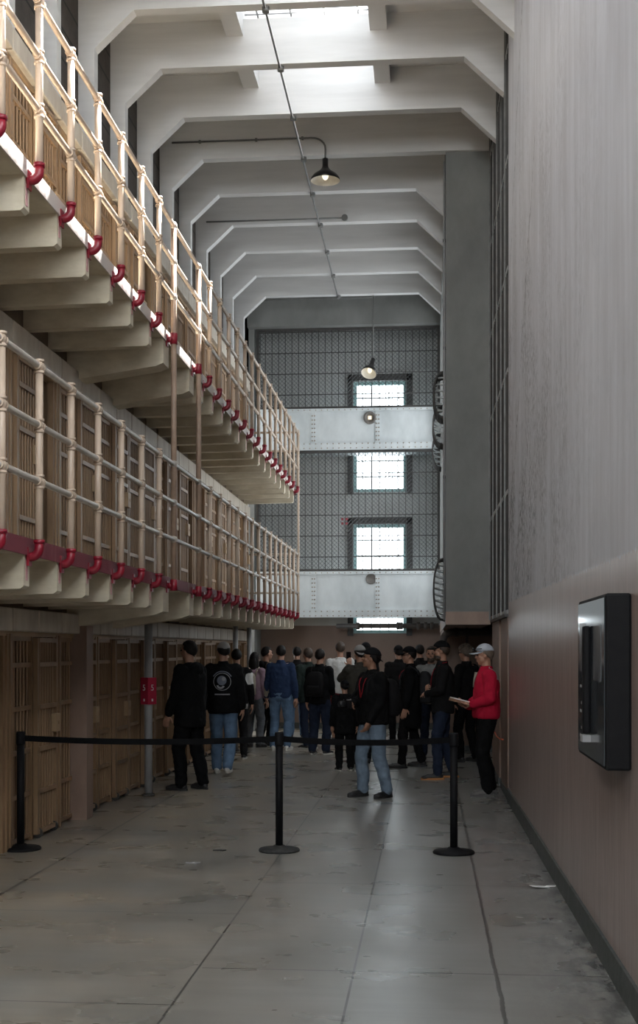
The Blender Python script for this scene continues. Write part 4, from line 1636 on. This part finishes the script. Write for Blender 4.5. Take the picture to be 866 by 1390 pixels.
# 18 - black cap
P18 = person(601, 1057, 1.80, 92, 'person in black cap and dark jacket holding a hand to the chest, gum soled shoes', top='black2', bottom='jeans dark', cap='capblack', head=(-6, 0), hem=.84, topvol=1.06, beard=True, hair='hairbrown', sole='solegum', vox=.006,
             feet={1: (.12, -.10, 8), -1: (-.13, .10, -6)},
             arms={1: {'to': (.05, .19, 1.12), 'pole': (1, -.6, -.6), 'dir': (-.7, .2, .25), 'palm': (0, -1, .2), 'curl': R(32)}, -1: {'to': (-.06, .21, 1.08), 'pole': (-1, -.6, -.5), 'dir': (.8, .2, .1), 'curl': R(30)}})
# 19 - curly hair
P19 = person(633, 1034, 1.76, 50, 'person with curly hair in dark clothes half hidden behind the red jacket', top='black2', bottom='black', hairstyle='curly', hair='hairgrey', feet={1: (.12, -.05, 8), -1: (-.12, .05, -8)})
# 21
P21 = person(570, 1004, 1.78, 20, 'person with dark hair seen far back between grey shirt and dark coat', top='black2', bottom='black2')
# 20 - red jacket
P20 = person(660, 1080, 1.75, 98, 'person in red jacket, pale cap and black trousers holding papers by the right wall', top='red', bottom='black', cap='capwhite', head=(-8, -4), hem=.90, topvol=1.12, build=1.1, shoe='shoegrey', sole='shoegrey', vox=.005,
             hair='hairgrey', baggy=1.1, feet={1: (.12, -.05, 6), -1: (-.13, .04, -12)},
             arms={-1: {'to': (-.14, .20, 1.06), 'pole': (-1, -.8, -.5), 'dir': (.45, .7, .1), 'palm': (.2, 0, 1), 'curl': R(22)},
                   1: {'to': (.12, .20, 1.03), 'pole': (1, -.8, -.5), 'dir': (-.45, .7, .1), 'palm': (-.2, .1, 1), 'curl': R(22)}})

def patch(P, cond, name, mat, lift=.004):
    """a panel of other cloth lying on part of the jacket"""
    me = P['jacket'].data
    m = MB()
    idx = {}
    for f in me.polygons:
        c = f.center
        if cond(c):
            ids = []
            for vi in f.vertices:
                if vi not in idx:
                    v = me.vertices[vi]
                    idx[vi] = len(m.v)
                    m.v.append(tuple(v.co + f.normal * lift))
                ids.append(idx[vi])
            m.f.append(tuple(ids))
            m.s.append(True)
    return attach(P, name, m, mat, P['jacket'])


# emblem on the back of the walking visitor's jacket
def decal(P, pts2, name, mat, lift=.003, parent=None, sign=-1):
    m = MB()
    vs = [(x, surface(P, x, z, sign) + sign * lift, z) for x, z in pts2]
    return m, vs


def ring_decal(P, cx, cz, r0, r1, name, mat, lift=.004, n=36, a0=0, a1=2 * PI):
    m = MB()
    vs, fs = [], []
    for i in range(n + 1):
        a = a0 + (a1 - a0) * i / n
        for r in (r0, (r0 + r1) / 2, r1):
            x, z = cx + r * math.cos(a), cz + r * math.sin(a)
            vs.append((x, surface(P, x, z) - lift, z))
    for i in range(n):
        for k in (0, 1):
            fs.append((i * 3 + k, i * 3 + k + 1, i * 3 + 4 + k, i * 3 + 3 + k))
    m.add(vs, fs, True)
    return attach(P, name, m, mat, P['jacket'])


M['emblem'] = cloth('pale emblem print', (.30, .30, .31), .7)
M['emblemdark'] = cloth('blue grey emblem print', (.16, .17, .21), .7)
cx, cz = .0, 1.235
ring_decal(P2, cx, cz, .108, .116, 'emblem_ring', M['emblem'])
ring_decal(P2, cx, cz + .0, .128, .142, 'emblem_lettering_arc', M['emblemdark'], a0=R(30), a1=R(150))
ring_decal(P2, cx - .005, cz + .015, .0, .062, 'emblem_head', M['emblemdark'])
ring_decal(P2, cx + .02, cz + .035, .0, .026, 'emblem_brow', M['emblem'], .006)
ring_decal(P2, cx - .02, cz - .04, .03, .055, 'emblem_beak', M['emblem'], .006, a0=R(190), a1=R(340))
m = MB()
vs, fs = [], []
for i in range(15):
    x = -.10 + .2 * i / 14
    for z in (1.062, 1.076):
        vs.append((x, surface(P2, x, z) - .004, z))
for i in range(14):
    fs.append((2 * i, 2 * i + 1, 2 * i + 3, 2 * i + 2))
attach(P2, 'emblem_underline', m.add(vs, fs), M['emblem'], P2['jacket'])

# white sleeve and hem of the half hidden visitor
m = MB().loft([(.80, .178, .132, 0), (.86, .186, .140, 0), (.89, .184, .138, 0)])
attach(P3, 'white_hem', m, CL['white'])
j3 = P3['J'][1]
patch(P3, lambda c: c.x > .13 and (c - j3['sh'].lerp(j3['el'], .45)).length < .11, 'white_shoulder', CL['white'])
# pale stripes along the navy sleeves
j6 = P6['J'][-1]
patch(P6, lambda c: c.x < -.15 and c.y < 0 and abs(c.y + .035 - (1.42 - c.z) * .06) < .016, 'sleeve_stripe', CL['beige'])
# pale shoulder yoke of the red jacket
patch(P20, lambda c: abs(c.x) > .07 and abs(c.x) < .20 and c.z > 1.345 and c.y < -.012, 'pale_shoulder_panel', CL['paleyoke'])
m = MB()
for sd in (1, -1):
    m.tube([(.05 * sd, surface(P20, .05 * sd, 1.40, 1) + .004, 1.43), (.035 * sd, surface(P20, .03 * sd, 1.33, 1) + .006, 1.34), (.012 * sd, surface(P20, .01, 1.26, 1) + .006, 1.26)], .008, 6)
attach(P20, 'collar_trim', m, CL['beige'])
# sunglasses resting on the pale cap's brim, glasses on the other
def glasses(P, z, y, mat):
    m = MB()
    for q in (1, -1):
        m.ell(P['hp'](.034 * q, y, z), (.030, .008, .020), P['rot'], 14, 8)
        m.tube([P['hp'](.062 * q, y - .004, z), P['hp'](.086 * q, y - .05, z), P['hp'](.088 * q, y - .10, z)], .004, 6)
    m.tube([P['hp'](-.01, y + .004, z), P['hp'](.01, y + .004, z)], .004, 6)
    return m
sg = pm('dark lens', (.006, .006, .008), (.006, .006, .008), 10, .1, bump=0, world=False)
carried(P20, 'sunglasses', glasses(P20, .078, .122, sg), sg, 'dark sunglasses resting on the pale cap of the visitor in red', 'sunglasses')
carried(P15, 'glasses', glasses(P15, .008, .098, sg), sg, 'dark glasses worn by the visitor in the long dark coat', 'glasses')

lanyard(P13, M['lanyardred'])
lanyard(P18, M['lanyardred'], False)
lanyard(P15, M['lanyardred'], False)
# things people carry
backpack(P4, CL['beige'], 'beige grey backpack on the visitor in mauve')
backpack(P13, CL['black2'], 'black backpack on the visitor with the red lanyard', w=.30, h=.44, d=.16)
backpack(P15, CL['charcoal'], 'charcoal backpack on the visitor in the long dark coat', w=.32, h=.46, d=.18)
backpack(P9, CL['black2'], 'black backpack on the visitor left of the white shirt')

w_ = P13['J'][1]['wr']
h_ = P13['J'][1]['hd'].normalized()
c0 = w_ + h_ * .12 + Vector((.0, .02, .02))
m = MB().box(c0.x - .065, c0.x + .065, c0.y - .03, c0.y + .03, c0.z - .045, c0.z + .045)
m.box(c0.x - .025, c0.x + .025, c0.y - .025, c0.y + .025, c0.z + .045, c0.z + .065)
cam_o = carried(P13, 'photo_camera', m, M['blackmetal'], 'black camera held at the chest of the foreground visitor', 'camera')
MB().lathe([(.01, 0), (.036, 0), (.036, .05), (.032, .075), (.026, .075), (.02, .06), (.01, .06)], (c0.x, c0.y + .03, c0.z), 20, Matrix.Rotation(R(-90), 3, 'X')).build('lens', M['shoeblack'], cam_o)
MB().box(c0.x - .05, c0.x + .05, c0.y - .02, c0.y + .02, c0.z + .0455, c0.z + .052).build('silver_top', M['pipegrey'], cam_o)
w_ = P11['J'][-1]['wr']
c0 = w_ + P11['J'][-1]['hd'].normalized() * .10 + Vector((.0, .025, .02))
ph = carried(P11, 'phone', MB().box(c0.x - .037, c0.x + .037, c0.y - .004, c0.y + .004, c0.z - .05, c0.z + .10), M['blackmetal'], 'dark phone held up by the visitor in olive', 'phone')
MB().box(c0.x - .033, c0.x + .033, c0.y - .0052, c0.y - .004, c0.z - .045, c0.z + .095).build('screen', sg, ph)
a_, b_ = P20['J'][-1], P20['J'][1]
c0 = (a_['wr'] + a_['hd'].normalized() * .09 + b_['wr'] + b_['hd'].normalized() * .09) / 2 + Vector((0, .03, .035))
m = MB()
rt = Matrix.Rotation(R(14), 3, 'X') @ Matrix.Rotation(R(8), 3, 'Z')
m.obox(c0, rt, .19, .22, .032)
pb = carried(P20, 'booklet', m, pm('tan booklet cover', (.30, .17, .10), (.24, .13, .075), 12, .6, bump=.05, world=False), 'tan booklet with pale pages in the hands of the visitor in red', 'booklet')
m = MB()
m.obox(c0 + rt @ Vector((.0, 0, .022)), rt, .18, .21, .014)
m.build('pages', M['paper'], pb)

bpy.data.scenes.remove(LAB)
bpy.data.batch_remove(SPENT)

# ------------------------------------------------------------------ light and view
world = bpy.data.worlds.new('world')
SC.world = world
world.use_nodes = True
bg = world.node_tree.nodes['Background']
bg.inputs[0].default_value = (.80, .90, 1.0, 1)
bg.inputs[1].default_value = 1.25
world.cycles.sampling_method = 'NONE'
sun = bpy.data.lights.new('sun', 'SUN')
sun.energy = 26
sun.angle = R(.6)
sun.color = (1, .98, .96)
so = bpy.data.objects.new('sun', sun)
COL.objects.link(so)
so.rotation_euler = Vector((-.415, -.5, -1)).to_track_quat('-Z', 'Y').to_euler()
so.location = (2, 8, 14)

SC.view_settings.view_transform = 'Standard'
SC.view_settings.look = 'None'
SC.view_settings.exposure = 1.68
SC.view_settings.gamma = 1
SC.view_settings.use_curve_mapping = False
SC.cycles.use_denoising = True
SC.cycles.max_bounces = 10
SC.cycles.diffuse_bounces = 6
SC.cycles.sample_clamp_indirect = 2
